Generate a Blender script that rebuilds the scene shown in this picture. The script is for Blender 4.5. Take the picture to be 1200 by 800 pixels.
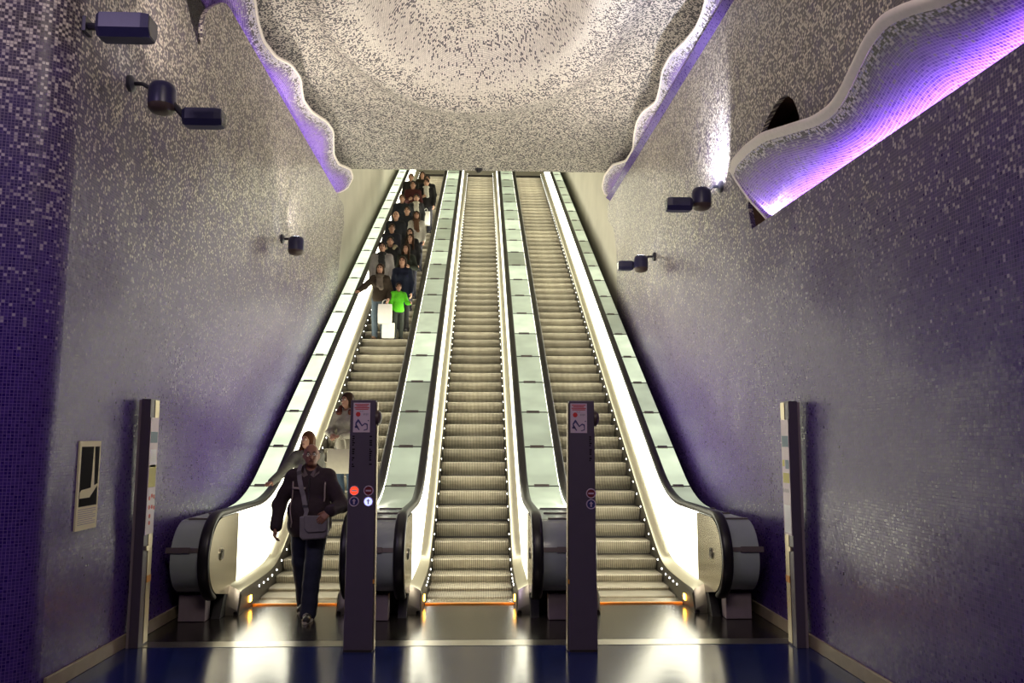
import bpy, bmesh, math, random
import numpy as np
from mathutils import Vector, Matrix

for o in list(bpy.data.objects): bpy.data.objects.remove(o, do_unlink=True)
scene = bpy.context.scene
COL = scene.collection
random.seed(7)
PI = math.pi

# ------------------------------------------------------------------ camera
CAM = np.array([0.0, 0.0, 1.85])
FPX, PITCH, YAW, ROLL = 959.17, 0.1178, 0.0370, 0.0029
def cam_basis():
    fw = np.array([math.sin(YAW)*math.cos(PITCH), math.cos(YAW)*math.cos(PITCH), math.sin(PITCH)])
    r = np.array([math.cos(YAW), -math.sin(YAW), 0]); u = np.cross(r, fw)
    return (math.cos(ROLL)*r+math.sin(ROLL)*u, -math.sin(ROLL)*r+math.cos(ROLL)*u, fw)
r_, u_, f_ = cam_basis()
cd = bpy.data.cameras.new('camera'); cam = bpy.data.objects.new('camera', cd); COL.objects.link(cam)
cd.sensor_width = 36; cd.lens = FPX/1200*36; cd.clip_end = 200; cd.clip_start = 0.05
cam.matrix_world = Matrix(((r_[0], u_[0], -f_[0], 0), (r_[1], u_[1], -f_[1], 0), (r_[2], u_[2], -f_[2], 1.85), (0, 0, 0, 1)))
scene.camera = cam

# ------------------------------------------------------------------ world, exposure, large lights
vs = scene.view_settings
vs.view_transform = 'Standard'; vs.look = 'None'; vs.gamma = 1.0; vs.exposure = 0.55
vs.use_curve_mapping = False
w = bpy.data.worlds.new('world'); scene.world = w; w.use_nodes = True
w.node_tree.nodes['Background'].inputs[0].default_value = (0.5, 0.45, 0.6, 1)
w.node_tree.nodes['Background'].inputs[1].default_value = 0.02

def area_light(name, loc, target, size, power, color, size_y=None):
    l = bpy.data.lights.new(name, 'AREA'); l.energy = power; l.color = color
    l.shape = 'RECTANGLE'; l.size = size; l.size_y = size_y or size
    o = bpy.data.objects.new(name, l); COL.objects.link(o); o.location = loc
    o.rotation_euler = (Vector(target)-Vector(loc)).to_track_quat('-Z', 'Y').to_euler()
    return o
def spot_light(name, loc, target, power, color, angle=60, blend=0.6, radius=0.06):
    l = bpy.data.lights.new(name, 'SPOT'); l.energy = power; l.color = color
    l.spot_size = math.radians(angle); l.spot_blend = blend; l.shadow_soft_size = radius
    o = bpy.data.objects.new(name, l); COL.objects.link(o); o.location = loc
    o.rotation_euler = (Vector(target)-Vector(loc)).to_track_quat('-Z', 'Y').to_euler()
    return o
# unseen fill lights, added above the viewer's end of the hall 
area_light('hall_fill', (0.4, 1.0, 7.2), (0.2, 6.0, 1.5), 3.0, 100, (1.0, 0.86, 0.76), 1.5)
area_light('hall_fill', (-4.6, 1.6, 6.6), (-4.2, 5.6, 3.0), 1.6, 50, (0.78, 0.62, 1.0), 1.2)

# ------------------------------------------------------------------ constants
T = math.tan(PI/6)
XM, SP = -0.1165, 1.91
CX = [XM-SP, XM, XM+SP]
Y0 = 10.40
XL, XR = -3.16, 2.976
RUN, RISE = 0.355, 0.355*T
YEND = 31.8
def track(y):
    d = y-Y0
    return T*0.5*(d+math.sqrt(d*d+0.30))-0.03 if y > 9.6 else 0.0
def skirt_z(y):
    a, b = 0.235, T*(y-Y0)+0.10
    return 0.5*(a+b+math.sqrt((a-b)**2+0.03))

# ------------------------------------------------------------------ materials
MATS = {}
def newmat(name):
    m = bpy.data.materials.new(name); m.use_nodes = True
    nt = m.node_tree; nt.nodes.clear()
    out = nt.nodes.new('ShaderNodeOutputMaterial'); b = nt.nodes.new('ShaderNodeBsdfPrincipled')
    nt.links.new(b.outputs[0], out.inputs[0]); MATS[name] = m
    return m, nt, b
def simple(name, col, rough=0.5, metal=0.0, emit=None, es=0.0, noise=0.0, nscale=20.0, spec=0.5, bump=0.0, coord='Object', stretch=(1, 1, 1)):
    m, nt, b = newmat(name)
    b.inputs['Base Color'].default_value = (*col, 1); b.inputs['Roughness'].default_value = rough
    b.inputs['Metallic'].default_value = metal; b.inputs['Specular IOR Level'].default_value = spec
    if emit: b.inputs['Emission Color'].default_value = (*emit, 1); b.inputs['Emission Strength'].default_value = es
    if noise or bump:
        tc = nt.nodes.new('ShaderNodeTexCoord'); mp = nt.nodes.new('ShaderNodeMapping'); mp.inputs['Scale'].default_value = stretch
        nt.links.new(tc.outputs[coord], mp.inputs[0])
        n = nt.nodes.new('ShaderNodeTexNoise'); n.inputs['Scale'].default_value = nscale; n.inputs['Detail'].default_value = 4
        nt.links.new(mp.outputs[0], n.inputs['Vector'])
        if noise:
            mx = nt.nodes.new('ShaderNodeMix'); mx.data_type = 'RGBA'
            mx.inputs['A'].default_value = (*[c*(1-noise) for c in col], 1); mx.inputs['B'].default_value = (*[min(1, c*(1+noise)) for c in col], 1)
            nt.links.new(n.outputs['Fac'], mx.inputs['Factor']); nt.links.new(mx.outputs['Result'], b.inputs['Base Color'])
        if bump:
            bp = nt.nodes.new('ShaderNodeBump'); bp.inputs['Strength'].default_value = bump; bp.inputs['Distance'].default_value = 0.02
            nt.links.new(n.outputs['Fac'], bp.inputs['Height']); nt.links.new(bp.outputs[0], b.inputs['Normal'])
    return m

def mosaic(name, ramp, base=(0.022, 0.007, 0.125), base2=(0.050, 0.018, 0.20), grout=(0.16, 0.095, 0.31),
           light=(0.76, 0.69, 0.59), light2=(0.27, 0.235, 0.245), tile=0.024, rough=0.25, jit=0.075, axis='Y', clus=0.10, upper=(0.034, 0.026, 0.038), attr=None):
    """glass tile mosaic; UV in metres; ramp = [(v, share of pale tiles)] along UV axis"""
    m, nt, b = newmat(name); N = nt.nodes; L = nt.links
    def nd(t, **k):
        n = N.new(t)
        for a, v in k.items(): setattr(n, a, v)
        return n
    def mth(op, a, bb=None, c=None, clamp=False):
        n = nd('ShaderNodeMath', operation=op, use_clamp=clamp)
        for i, v in enumerate((a, bb, c)):
            if v is None: continue
            if isinstance(v, (int, float)): n.inputs[i].default_value = v
            else: L.new(v, n.inputs[i])
        return n.outputs[0]
    uv = nd('ShaderNodeUVMap'); uv.uv_map = 'UVMap'
    sc = nd('ShaderNodeVectorMath', operation='SCALE'); sc.inputs['Scale'].default_value = 1/tile; L.new(uv.outputs[0], sc.inputs[0])
    fl = nd('ShaderNodeVectorMath', operation='FLOOR'); L.new(sc.outputs[0], fl.inputs[0])
    fr = nd('ShaderNodeVectorMath', operation='FRACTION'); L.new(sc.outputs[0], fr.inputs[0])
    wn = nd('ShaderNodeTexWhiteNoise', noise_dimensions='3D'); L.new(fl.outputs[0], wn.inputs['Vector'])
    sep = nd('ShaderNodeSeparateColor'); L.new(wn.outputs['Color'], sep.inputs[0])
    r1, r2, r3 = wn.outputs['Value'], sep.outputs[0], sep.outputs[1]
    sx = nd('ShaderNodeSeparateXYZ'); L.new(uv.outputs[0], sx.inputs[0])
    v = sx.outputs[1] if axis == 'Y' else sx.outputs[0]
    v0, v1 = ramp[0][0], ramp[-1][0]
    t = mth('DIVIDE', mth('SUBTRACT', v, v0), (v1-v0) or 1, clamp=True)
    cr = nd('ShaderNodeValToRGB'); L.new(t, cr.inputs[0]); e = cr.color_ramp.elements
    while len(e) < len(ramp): e.new(0.5)
    for i, (vv, d) in enumerate(ramp): e[i].position = (vv-v0)/((v1-v0) or 1); e[i].color = (d, d, d, 1)
    cl = nd('ShaderNodeTexNoise', noise_dimensions='2D'); cl.inputs['Scale'].default_value = 0.11; cl.inputs['Detail'].default_value = 3; L.new(fl.outputs[0], cl.inputs['Vector'])
    share = cr.outputs[0]
    if attr: an = nd('ShaderNodeAttribute'); an.attribute_name = attr; share = an.outputs['Fac']
    dens = mth('MULTIPLY', share, mth('ADD', mth('MULTIPLY', mth('SUBTRACT', cl.outputs['Fac'], 0.5), clus*10), 1.0))
    isl = mth('LESS_THAN', r1, dens)
    def mix(f, a, bb):
        n = nd('ShaderNodeMix', data_type='RGBA')
        for s, val in (('Factor', f), ('A', a), ('B', bb)):
            if isinstance(val, tuple): n.inputs[s].default_value = (*val, 1)
            elif isinstance(val, float): n.inputs[s].default_value = val
            else: L.new(val, n.inputs[s])
        return n.outputs['Result']
    dark = mix(mth('MULTIPLY', dens, 2.2, clamp=True), mix(r2, base, base2), mix(r2, upper, tuple(c*2.0 for c in upper)))
    pale = mix(mth('SUBTRACT', mth('MULTIPLY', dens, 3.2), 0.25, clamp=True), mix(r3, (0.16, 0.13, 0.24), (0.36, 0.31, 0.42)), mix(mth('POWER', r3, 0.5), light2, light))
    col = mix(isl, dark, pale)
    # grout mask
    fx = nd('ShaderNodeSeparateXYZ'); L.new(fr.outputs[0], fx.inputs[0])
    g = mth('MAXIMUM', mth('GREATER_THAN', mth('ABSOLUTE', mth('SUBTRACT', fx.outputs[0], 0.5)), 0.415),
            mth('GREATER_THAN', mth('ABSOLUTE', mth('SUBTRACT', fx.outputs[1], 0.5)), 0.415))
    gcol = mix(mth('MULTIPLY', dens, 2.0, clamp=True), grout, tuple(min(1, c*0.36) for c in light))
    col = mix(g, col, gcol)
    L.new(col, b.inputs['Base Color']); L.new(mth('SUBTRACT', 0.40, mth('MULTIPLY', g, 0.34)), b.inputs['Specular IOR Level'])
    L.new(mth('ADD', mth('MULTIPLY', g, 0.35), mth('ADD', mth('MULTIPLY', r2, 0.12), rough)), b.inputs['Roughness'])
    # tile tilt plus slow waviness of the render coat
    ge = nd('ShaderNodeNewGeometry')
    sb = nd('ShaderNodeVectorMath', operation='SUBTRACT'); L.new(wn.outputs['Color'], sb.inputs[0]); sb.inputs[1].default_value = (0.5, 0.5, 0.5)
    s2 = nd('ShaderNodeVectorMath', operation='SCALE'); s2.inputs['Scale'].default_value = jit; L.new(sb.outputs[0], s2.inputs[0])
    wv = nd('ShaderNodeTexNoise'); wv.inputs['Scale'].default_value = 1.3; wv.inputs['Detail'].default_value = 1.5; L.new(uv.outputs[0], wv.inputs['Vector'])
    w0 = nd('ShaderNodeVectorMath', operation='SUBTRACT'); L.new(wv.outputs['Color'], w0.inputs[0]); w0.inputs[1].default_value = (0.5, 0.5, 0.5)
    w2 = nd('ShaderNodeVectorMath', operation='SCALE'); w2.inputs['Scale'].default_value = 0.16; L.new(w0.outputs[0], w2.inputs[0])
    a1 = nd('ShaderNodeVectorMath', operation='ADD'); L.new(ge.outputs['Normal'], a1.inputs[0]); L.new(s2.outputs[0], a1.inputs[1])
    a2 = nd('ShaderNodeVectorMath', operation='ADD'); L.new(a1.outputs[0], a2.inputs[0]); L.new(w2.outputs[0], a2.inputs[1])
    nn = nd('ShaderNodeVectorMath', operation='NORMALIZE'); L.new(a2.outputs[0], nn.inputs[0]); L.new(nn.outputs[0], b.inputs['Normal'])
    return m

mosaic('wall_mosaic', [(0, 0.0), (2.35, 0.0), (2.75, 0.05), (3.2, 0.13), (4.2, 0.27), (5.4, 0.46), (7.5, 0.52)])
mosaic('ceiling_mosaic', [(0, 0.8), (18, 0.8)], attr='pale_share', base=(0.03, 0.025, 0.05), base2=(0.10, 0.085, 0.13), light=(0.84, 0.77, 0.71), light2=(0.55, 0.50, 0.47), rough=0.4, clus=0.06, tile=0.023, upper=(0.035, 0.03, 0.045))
mosaic('flap_mosaic', [(0, 1.0), (0.07, 0.9), (0.16, 0.35), (0.3, 0.05), (1.0, 0.0)], base=(0.12, 0.035, 0.48), base2=(0.28, 0.12, 0.72), grout=(0.62, 0.48, 0.90), light=(0.84, 0.76, 0.82), light2=(0.38, 0.36, 0.70))
mosaic('cavity_mosaic', [(0, 0.02), (1, 0.02)], base=(0.02, 0.010, 0.03), base2=(0.05, 0.025, 0.06), grout=(0.05, 0.03, 0.06))
simple('cavity_brown', (0.13, 0.075, 0.05), 0.8, noise=0.4)
simple('plaster', (0.50, 0.47, 0.40), 0.75, noise=0.18, nscale=1.2, bump=0.15)
simple('blue_floor', (0.013, 0.022, 0.108), 0.16, noise=0.35, nscale=6, bump=0.03)
simple('landing_plate', (0.028, 0.024, 0.022), 0.20, metal=0.3, noise=0.4, nscale=14, bump=0.03)
simple('strip_metal', (0.42, 0.40, 0.36), 0.28, metal=0.9, noise=0.2, nscale=10)
simple('beige_stone', (0.34, 0.28, 0.19), 0.45, noise=0.25, nscale=9)
simple('rubber_black', (0.012, 0.011, 0.012), 0.38)
simple('steel_deck', (0.52, 0.49, 0.38), 0.30, metal=0.85, noise=0.12, nscale=5, stretch=(1, 0.2, 1))
simple('steel_plate', (0.46, 0.42, 0.33), 0.26, metal=0.9, noise=0.18, nscale=4)
simple('dark_metal', (0.055, 0.045, 0.045), 0.42, metal=0.5)
simple('black_body', (0.018, 0.017, 0.018), 0.6)
simple('skirt_dark', (0.045, 0.04, 0.033), 0.35, metal=0.5)
simple('light_panel', (0.85, 0.86, 0.78), 0.3, emit=(1.0, 0.96, 0.76), es=3.0)
simple('pedestal_mauve', (0.25, 0.20, 0.235), 0.5, noise=0.1)
simple('joint_brown', (0.16, 0.13, 0.13), 0.4, metal=0.4)
simple('led_white', (1, 1, 1), 0.4, emit=(1, 0.98, 0.9), es=9)
simple('lamp_amber', (1, 0.6, 0.1), 0.4, emit=(1.0, 0.40, 0.03), es=24)
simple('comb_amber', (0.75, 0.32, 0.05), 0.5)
simple('rim_white', (0.90, 0.82, 0.78), 0.5, noise=0.1, nscale=30)
simple('led_violet', (0.8, 0.7, 1), 0.4, emit=(0.60, 0.36, 1.0), es=5)
simple('led_violet_near', (0.8, 0.7, 1), 0.4, emit=(0.60, 0.34, 1.0), es=38)
simple('lamp_blue', (0.028, 0.026, 0.085), 0.35, noise=0.15)
simple('lamp_dark', (0.03, 0.028, 0.045), 0.4)
simple('lamp_glass', (0.07, 0.075, 0.10), 0.15)
simple('lamp_brown', (0.07, 0.045, 0.04), 0.4)
simple('lamp_lens', (0.9, 0.92, 1), 0.3, emit=(0.85, 0.88, 1.0), es=12)
simple('post_violet', (0.085, 0.066, 0.10), 0.42, noise=0.12, nscale=8)
simple('post_edge', (0.55, 0.47, 0.33), 0.3, metal=0.7)
simple('sticker_pink', (0.60, 0.48, 0.56), 0.4)
simple('print_red', (0.55, 0.03, 0.035), 0.5)
simple('print_grey', (0.36, 0.30, 0.36), 0.5)
simple('print_navy', (0.055, 0.045, 0.16), 0.5)
simple('print_white', (0.8, 0.78, 0.82), 0.5)
simple('print_black', (0.015, 0.014, 0.015), 0.8, spec=0.05)
simple('print_blue', (0.05, 0.12, 0.22), 0.5)
simple('print_yellow', (0.55, 0.48, 0.06), 0.5)
simple('poster_cream', (0.85, 0.78, 0.52), 0.7, spec=0.15)
simple('signal_red', (1, 0.1, 0.03), 0.4, emit=(1.0, 0.035, 0.012), es=1.5)
simple('signal_blue', (0.6, 0.6, 1), 0.4, emit=(0.30, 0.34, 1.0), es=1.6)
simple('sign_dark_red', (0.16, 0.02, 0.03), 0.4)
simple('sign_navy', (0.03, 0.03, 0.14), 0.4)
simple('sign_ring', (0.55, 0.42, 0.55), 0.4)

def step_material():
    m, nt, b = newmat('step_metal'); N = nt.nodes; L = nt.links
    tc = N.new('ShaderNodeTexCoord'); wv = N.new('ShaderNodeTexWave'); wv.wave_type = 'BANDS'; wv.bands_direction = 'X'
    wv.inputs['Scale'].default_value = 16.0; wv.inputs['Distortion'].default_value = 0
    L.new(tc.outputs['Object'], wv.inputs['Vector'])
    oi = N.new('ShaderNodeObjectInfo')
    ns = N.new('ShaderNodeTexNoise'); ns.inputs['Scale'].default_value = 7; L.new(tc.outputs['Object'], ns.inputs['Vector'])
    cr = N.new('ShaderNodeValToRGB'); L.new(wv.outputs['Fac'], cr.inputs[0])
    cr.color_ramp.elements[0].color = (0.14, 0.125, 0.10, 1); cr.color_ramp.elements[0].position = 0.1
    cr.color_ramp.elements[1].color = (0.55, 0.50, 0.39, 1); cr.color_ramp.elements[1].position = 0.6
    mu = N.new('ShaderNodeMix'); mu.data_type = 'RGBA'; mu.blend_type = 'MULTIPLY'; mu.inputs['Factor'].default_value = 0.5
    L.new(cr.outputs[0], mu.inputs['A']); L.new(ns.outputs['Fac'], mu.inputs['B'])
    hs = N.new('ShaderNodeHueSaturation'); mr = N.new('ShaderNodeMapRange'); mr.inputs['To Min'].default_value = 0.8; mr.inputs['To Max'].default_value = 1.3
    L.new(oi.outputs['Random'], mr.inputs['Value']); L.new(mr.outputs[0], hs.inputs['Value']); L.new(mu.outputs['Result'], hs.inputs['Color'])
    L.new(hs.outputs[0], b.inputs['Base Color']); b.inputs['Metallic'].default_value = 0.55; b.inputs['Roughness'].default_value = 0.42
    bp = N.new('ShaderNodeBump'); bp.inputs['Distance'].default_value = 0.006; bp.inputs['Strength'].default_value = 0.6
    L.new(wv.outputs['Fac'], bp.inputs['Height']); L.new(bp.outputs[0], b.inputs['Normal'])
step_material()
def pane_material(name, lo, hi, col):
    m, nt, b = newmat(name); N = nt.nodes; L = nt.links
    oi = N.new('ShaderNodeObjectInfo'); mr = N.new('ShaderNodeMapRange'); mr.inputs['To Min'].default_value = lo; mr.inputs['To Max'].default_value = hi
    L.new(oi.outputs['Random'], mr.inputs['Value'])
    tc = N.new('ShaderNodeTexCoord'); ns = N.new('ShaderNodeTexNoise'); ns.inputs['Scale'].default_value = 2.2; L.new(tc.outputs['Object'], ns.inputs['Vector'])
    mm = N.new('ShaderNodeMath'); mm.operation = 'MULTIPLY'; L.new(mr.outputs[0], mm.inputs[0])
    m2 = N.new('ShaderNodeMath'); m2.operation = 'ADD'; m2.inputs[1].default_value = 0.5; L.new(ns.outputs['Fac'], m2.inputs[0]); L.new(m2.outputs[0], mm.inputs[1])
    b.inputs['Base Color'].default_value = (*col, 1); b.inputs['Roughness'].default_value = 0.18
    b.inputs['Emission Color'].default_value = (0.82, 0.95, 0.66, 1); L.new(mm.outputs[0], b.inputs['Emission Strength'])
pane_material('deck_glass', 0.16, 0.62, (0.33, 0.38, 0.31))
pane_material('deck_glass_bright', 0.55, 1.05, (0.36, 0.41, 0.33))
simple('drum_glass', (0.36, 0.41, 0.41), 0.22, noise=0.1, nscale=6)

# ------------------------------------------------------------------ mesh helpers
class MB:
    def __init__(s): s.v = []; s.f = []; s.uv = {}
    def face(s, *idx): s.f.append(tuple(idx))
    def box(s, x0, x1, y0, y1, z0, z1):
        b = len(s.v)
        s.v += [(x0, y0, z0), (x1, y0, z0), (x1, y1, z0), (x0, y1, z0), (x0, y0, z1), (x1, y0, z1), (x1, y1, z1), (x0, y1, z1)]
        s.f += [tuple(b+i for i in q) for q in ((0, 3, 2, 1), (4, 5, 6, 7), (0, 1, 5, 4), (1, 2, 6, 5), (2, 3, 7, 6), (3, 0, 4, 7))]
        return s
    def prism_x(s, poly, x0, x1):        # poly in (y,z)
        b = len(s.v); n = len(poly)
        s.v += [(x0, p[0], p[1]) for p in poly]+[(x1, p[0], p[1]) for p in poly]
        s.f += [tuple(range(b, b+n)), tuple(range(b+2*n-1, b+n-1, -1))]
        for i in range(n): j = (i+1) % n; s.f.append((b+i, b+n+i, b+n+j, b+j))
        return s
    def prism_y(s, poly, y0, y1):        # poly in (x,z)
        b = len(s.v); n = len(poly)
        s.v += [(p[0], y0, p[1]) for p in poly]+[(p[0], y1, p[1]) for p in poly]
        s.f += [tuple(range(b, b+n)), tuple(range(b+2*n-1, b+n-1, -1))]
        for i in range(n): j = (i+1) % n; s.f.append((b+i, b+n+i, b+n+j, b+j))
        return s
    def loft(s, rings, closed=True, caps=True):
        b = len(s.v); n = len(rings[0])
        for r in rings: s.v += [tuple(p) for p in r]
        for k in range(len(rings)-1):
            for i in range(n if closed else n-1):
                j = (i+1) % n; s.f.append((b+k*n+i, b+k*n+j, b+(k+1)*n+j, b+(k+1)*n+i))
        if caps and closed:
            s.f.append(tuple(b+i for i in range(n-1, -1, -1))); e = b+(len(rings)-1)*n; s.f.append(tuple(e+i for i in range(n)))
        return s
    def tube(s, pts, radii, n=8, squash=None):
        rings = []
        P = [Vector(p) for p in pts]
        if isinstance(radii, (int, float)): radii = [radii]*len(P)
        ref = None
        for i, p in enumerate(P):
            t = (P[min(i+1, len(P)-1)]-P[max(i-1, 0)]).normalized()
            if ref is None: ref = Vector((0, 0, 1)) if abs(t.z) < 0.9 else Vector((1, 0, 0))
            a = t.cross(ref)
            if a.length < 1e-4: a = t.cross(Vector((0.3, 1, 0.2)))
            a.normalize(); c = a.cross(t).normalized(); ref = c
            rings.append([p+(a*math.cos(2*PI*k/n)+c*math.sin(2*PI*k/n))*radii[i] for k in range(n)])
        return s.loft(rings)
    def disc(s, c, axis, r, h, n=20):
        c = Vector(c); ax = Vector(axis).normalized()
        return s.tube([c, c+ax*h], r, n)
    def ball(s, c, r, n=8, m=6):
        c = Vector(c); r = r if isinstance(r, (tuple, list)) else (r, r, r)
        b = len(s.v)
        for i in range(1, m):
            th = PI*i/m
            for k in range(n): ph = 2*PI*k/n; s.v.append((c.x+r[0]*math.sin(th)*math.cos(ph), c.y+r[1]*math.sin(th)*math.sin(ph), c.z+r[2]*math.cos(th)))
        t = len(s.v); s.v += [(c.x, c.y, c.z+r[2]), (c.x, c.y, c.z-r[2])]
        for i in range(m-2):
            for k in range(n): j = (k+1) % n; s.f.append((b+i*n+k, b+(i+1)*n+k, b+(i+1)*n+j, b+i*n+j))
        for k in range(n): j = (k+1) % n; s.f.append((t, b+k, b+j)); s.f.append((t+1, b+(m-2)*n+j, b+(m-2)*n+k))
        return s
    def mesh(s, name, mat, smooth=False, uvf=None, fix=True):
        me = bpy.data.meshes.new(name); me.from_pydata([tuple(map(float, v)) for v in s.v], [], s.f)
        if fix:
            bm = bmesh.new(); bm.from_mesh(me); bmesh.ops.recalc_face_normals(bm, faces=bm.faces[:]); bm.to_mesh(me); bm.free()
        if uvf:
            ul = me.uv_layers.new(name='UVMap')
            for lp in me.loops: ul.data[lp.index].uv = uvf(me.vertices[lp.vertex_index].co)
        me.materials.append(MATS[mat])
        if smooth:
            me.shade_smooth() if hasattr(me, 'shade_smooth') else [setattr(p, 'use_smooth', True) for p in me.polygons]
            if smooth != True: me.set_sharp_from_angle(angle=math.radians(smooth))
        return me
    def build(s, name, mat, parent=None, smooth=False, uvf=None, fix=True):
        return link(name, s.mesh(name, mat, smooth, uvf, fix), parent)
def link(name, me, parent=None):
    o = bpy.data.objects.new(name, me); COL.objects.link(o)
    if parent: o.parent = parent
    return o
def empty(name, loc=(0, 0, 0)):
    o = bpy.data.objects.new(name, None); COL.objects.link(o); o.location = loc; o.empty_display_size = 0.1; return o
def tag(o, label=None, cat=None, group=None, kind=None):
    if label: o['label'] = label
    if cat: o['category'] = cat
    if group: o['group'] = group
    if kind: o['kind'] = kind
    return o
def structure(o, label, cat): return tag(o, label, cat, kind='structure')
def bevel(o, w_=0.01, seg=2):
    m = o.modifiers.new('bevel', 'BEVEL'); m.width = w_; m.segments = seg; m.limit_method = 'ANGLE'; return o

# ================================================================== THE SETTING
# floor: blue resin hall floor, dark landing plates, metal threshold strip
structure(MB().box(-7.2, 3.4, -7, 7.63, -0.1, 0.0).build('floor', 'blue_floor'), 'glossy dark blue resin floor of the hall', 'floor')
structure(MB().box(-3.3, 3.1, 7.83, 18.6, -0.1, -0.002).build('floor', 'landing_plate'), 'dark polished landing floor at the foot of the escalators', 'floor')
structure(MB().box(-3.2, 3.0, 7.63, 7.83, -0.1, 0.003).build('trim_1', 'strip_metal'), 'pale metal threshold strip across the floor before the escalators', 'trim')

def fill_wall(name, outer, holes, x, dx, mat):
    """flat wall skin in the Y-Z plane at x, thickness dx (signed, outward)"""
    bm = bmesh.new(); edges = []
    for loop in [outer]+holes:
        vv = [bm.verts.new((x, p[0], p[1])) for p in loop]
        edges += [bm.edges.new((vv[i], vv[(i+1) % len(vv)])) for i in range(len(vv))]
    bmesh.ops.triangle_fill(bm, use_beauty=True, use_dissolve=False, edges=edges)
    front = bm.faces[:]
    r = bmesh.ops.extrude_face_region(bm, geom=front, use_keep_orig=True)
    bmesh.ops.translate(bm, vec=(dx, 0, 0), verts=[g for g in r['geom'] if isinstance(g, bmesh.types.BMVert)])
    bmesh.ops.recalc_face_normals(bm, faces=bm.faces[:])
    me = bpy.data.meshes.new(name); bm.to_mesh(me); bm.free()
    ul = me.uv_layers.new(name='UVMap')
    for lp in me.loops:
        c = me.vertices[lp.vertex_index].co; ul.data[lp.index].uv = (c.y+abs(c.x-x), c.z)
    me.materials.append(MATS[mat]); return link(name, me)

def scale_cam(P, k): return tuple(CAM+(np.array(P)-CAM)*k)
LA, LB = (-3.16, 9.756, 7.15), (-3.16, 17.9, 7.10)
RA, RB = scale_cam((2.95, 9.04, 7.008), 2.976/2.95), scale_cam((2.95, 18.77, 7.347), 2.976/2.95)
NA, NB = (2.976, 4.182, 4.025), (2.976, 8.495, 4.152)
def line_z(A, B, y): return A[2]+(B[2]-A[2])*(y-A[1])/(B[1]-A[1])

# left wall skin, notched near its top edge
lw = [(6.25, 0), (17.75, 0), (17.75, 5.2), (17.9, 5.9), (18.35, 6.7), (18.2, line_z(LA, LB, 18.2)), (10.0, line_z(LA, LB, 10.0)), (9.76, 7.15), (9.6, 7.13), (9.45, 7.06), (9.28, 6.94), (9.12, 6.82), (9.0, 6.72), (8.90, 6.60), (8.85, 6.47), (8.85, 6.36),
      (8.86, 6.26), (8.80, 6.19), (8.72, 6.17), (8.60, 6.24), (8.46, 6.33), (8.34, 6.45), (8.28, 6.7), (8.2, 9.6), (6.25, 9.6)]
structure(fill_wall('wall_left', lw, [], XL, -0.05, 'wall_mosaic'), 'violet glass mosaic wall beside the left escalator fading to pale speckles above', 'wall')
# return of the left wall: rounded corner, then a face turned toward the hall
mb = MB(); pts = [(XL, 6.25)]
for k in range(1, 9): a = k/8*math.radians(72); pts.append((XL-0.30*(1-math.cos(a)), 6.25-0.30*math.sin(a)))
dx_, dy_ = -math.sin(math.radians(72)), -math.cos(math.radians(72)); lx, ly = pts[-1]
for k in range(1, 5): pts.append((lx+dx_*k, ly+dy_*k))
acc = [0]
for i in range(1, len(pts)): acc.append(acc[-1]+math.dist(pts[i], pts[i-1]))
for (x, y) in pts: mb.v += [(x, y, 0), (x, y, 9.6)]
for i in range(len(pts)-1): mb.f.append((2*i, 2*i+1, 2*i+3, 2*i+2))
o = mb.build('wall_left_return', 'wall_mosaic', smooth=True, fix=False)
ul = o.data.uv_layers.new(name='UVMap')
for lp in o.data.loops: vi = lp.vertex_index; ul.data[lp.index].uv = (6.25-acc[vi//2], o.data.vertices[vi].co.z)
structure(o, 'deep violet mosaic wall turning the corner at the left edge of the picture', 'wall')
structure(MB().box(-7.2, -7.1, -7, 6, 0, 9.6).build('wall_far_left', 'wall_mosaic', uvf=lambda c: (c.y, c.z)), 'violet mosaic wall on the far left of the hall', 'wall')
structure(MB().box(-7.2, 3.4, -7.1, -7.0, 0, 9.6).build('wall_back', 'wall_mosaic', uvf=lambda c: (c.x, c.z)), 'violet mosaic wall behind the viewer', 'wall')
# right wall skin with the slot that the near flap peels out of
hole = [(8.74, 4.157), (8.84, 4.42), (8.80, 4.66), (8.66, 4.88), (8.45, 5.06), (8.2, 5.18), (7.95, 5.24), (7.75, 5.25), (7.58, 5.20), (7.44, 5.09), (7.34, 4.94), (7.28, 4.76), (7.0, 4.6), (2.6, 4.5), (2.4, 4.3), (2.5, line_z(NA, NB, 2.5))]
rw = [(-7, 0), (17.75, 0), (17.75, 6.0), (18.1, 6.6), (18.9, 7.0), (19.0, line_z(RA, RB, 19.0)), (-7, line_z(RA, RB, 6.0))]
structure(fill_wall('wall_right', rw, [hole], XR, 0.05, 'wall_mosaic'), 'violet mosaic wall along the right side with a slot under the peeled flap', 'wall')
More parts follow.
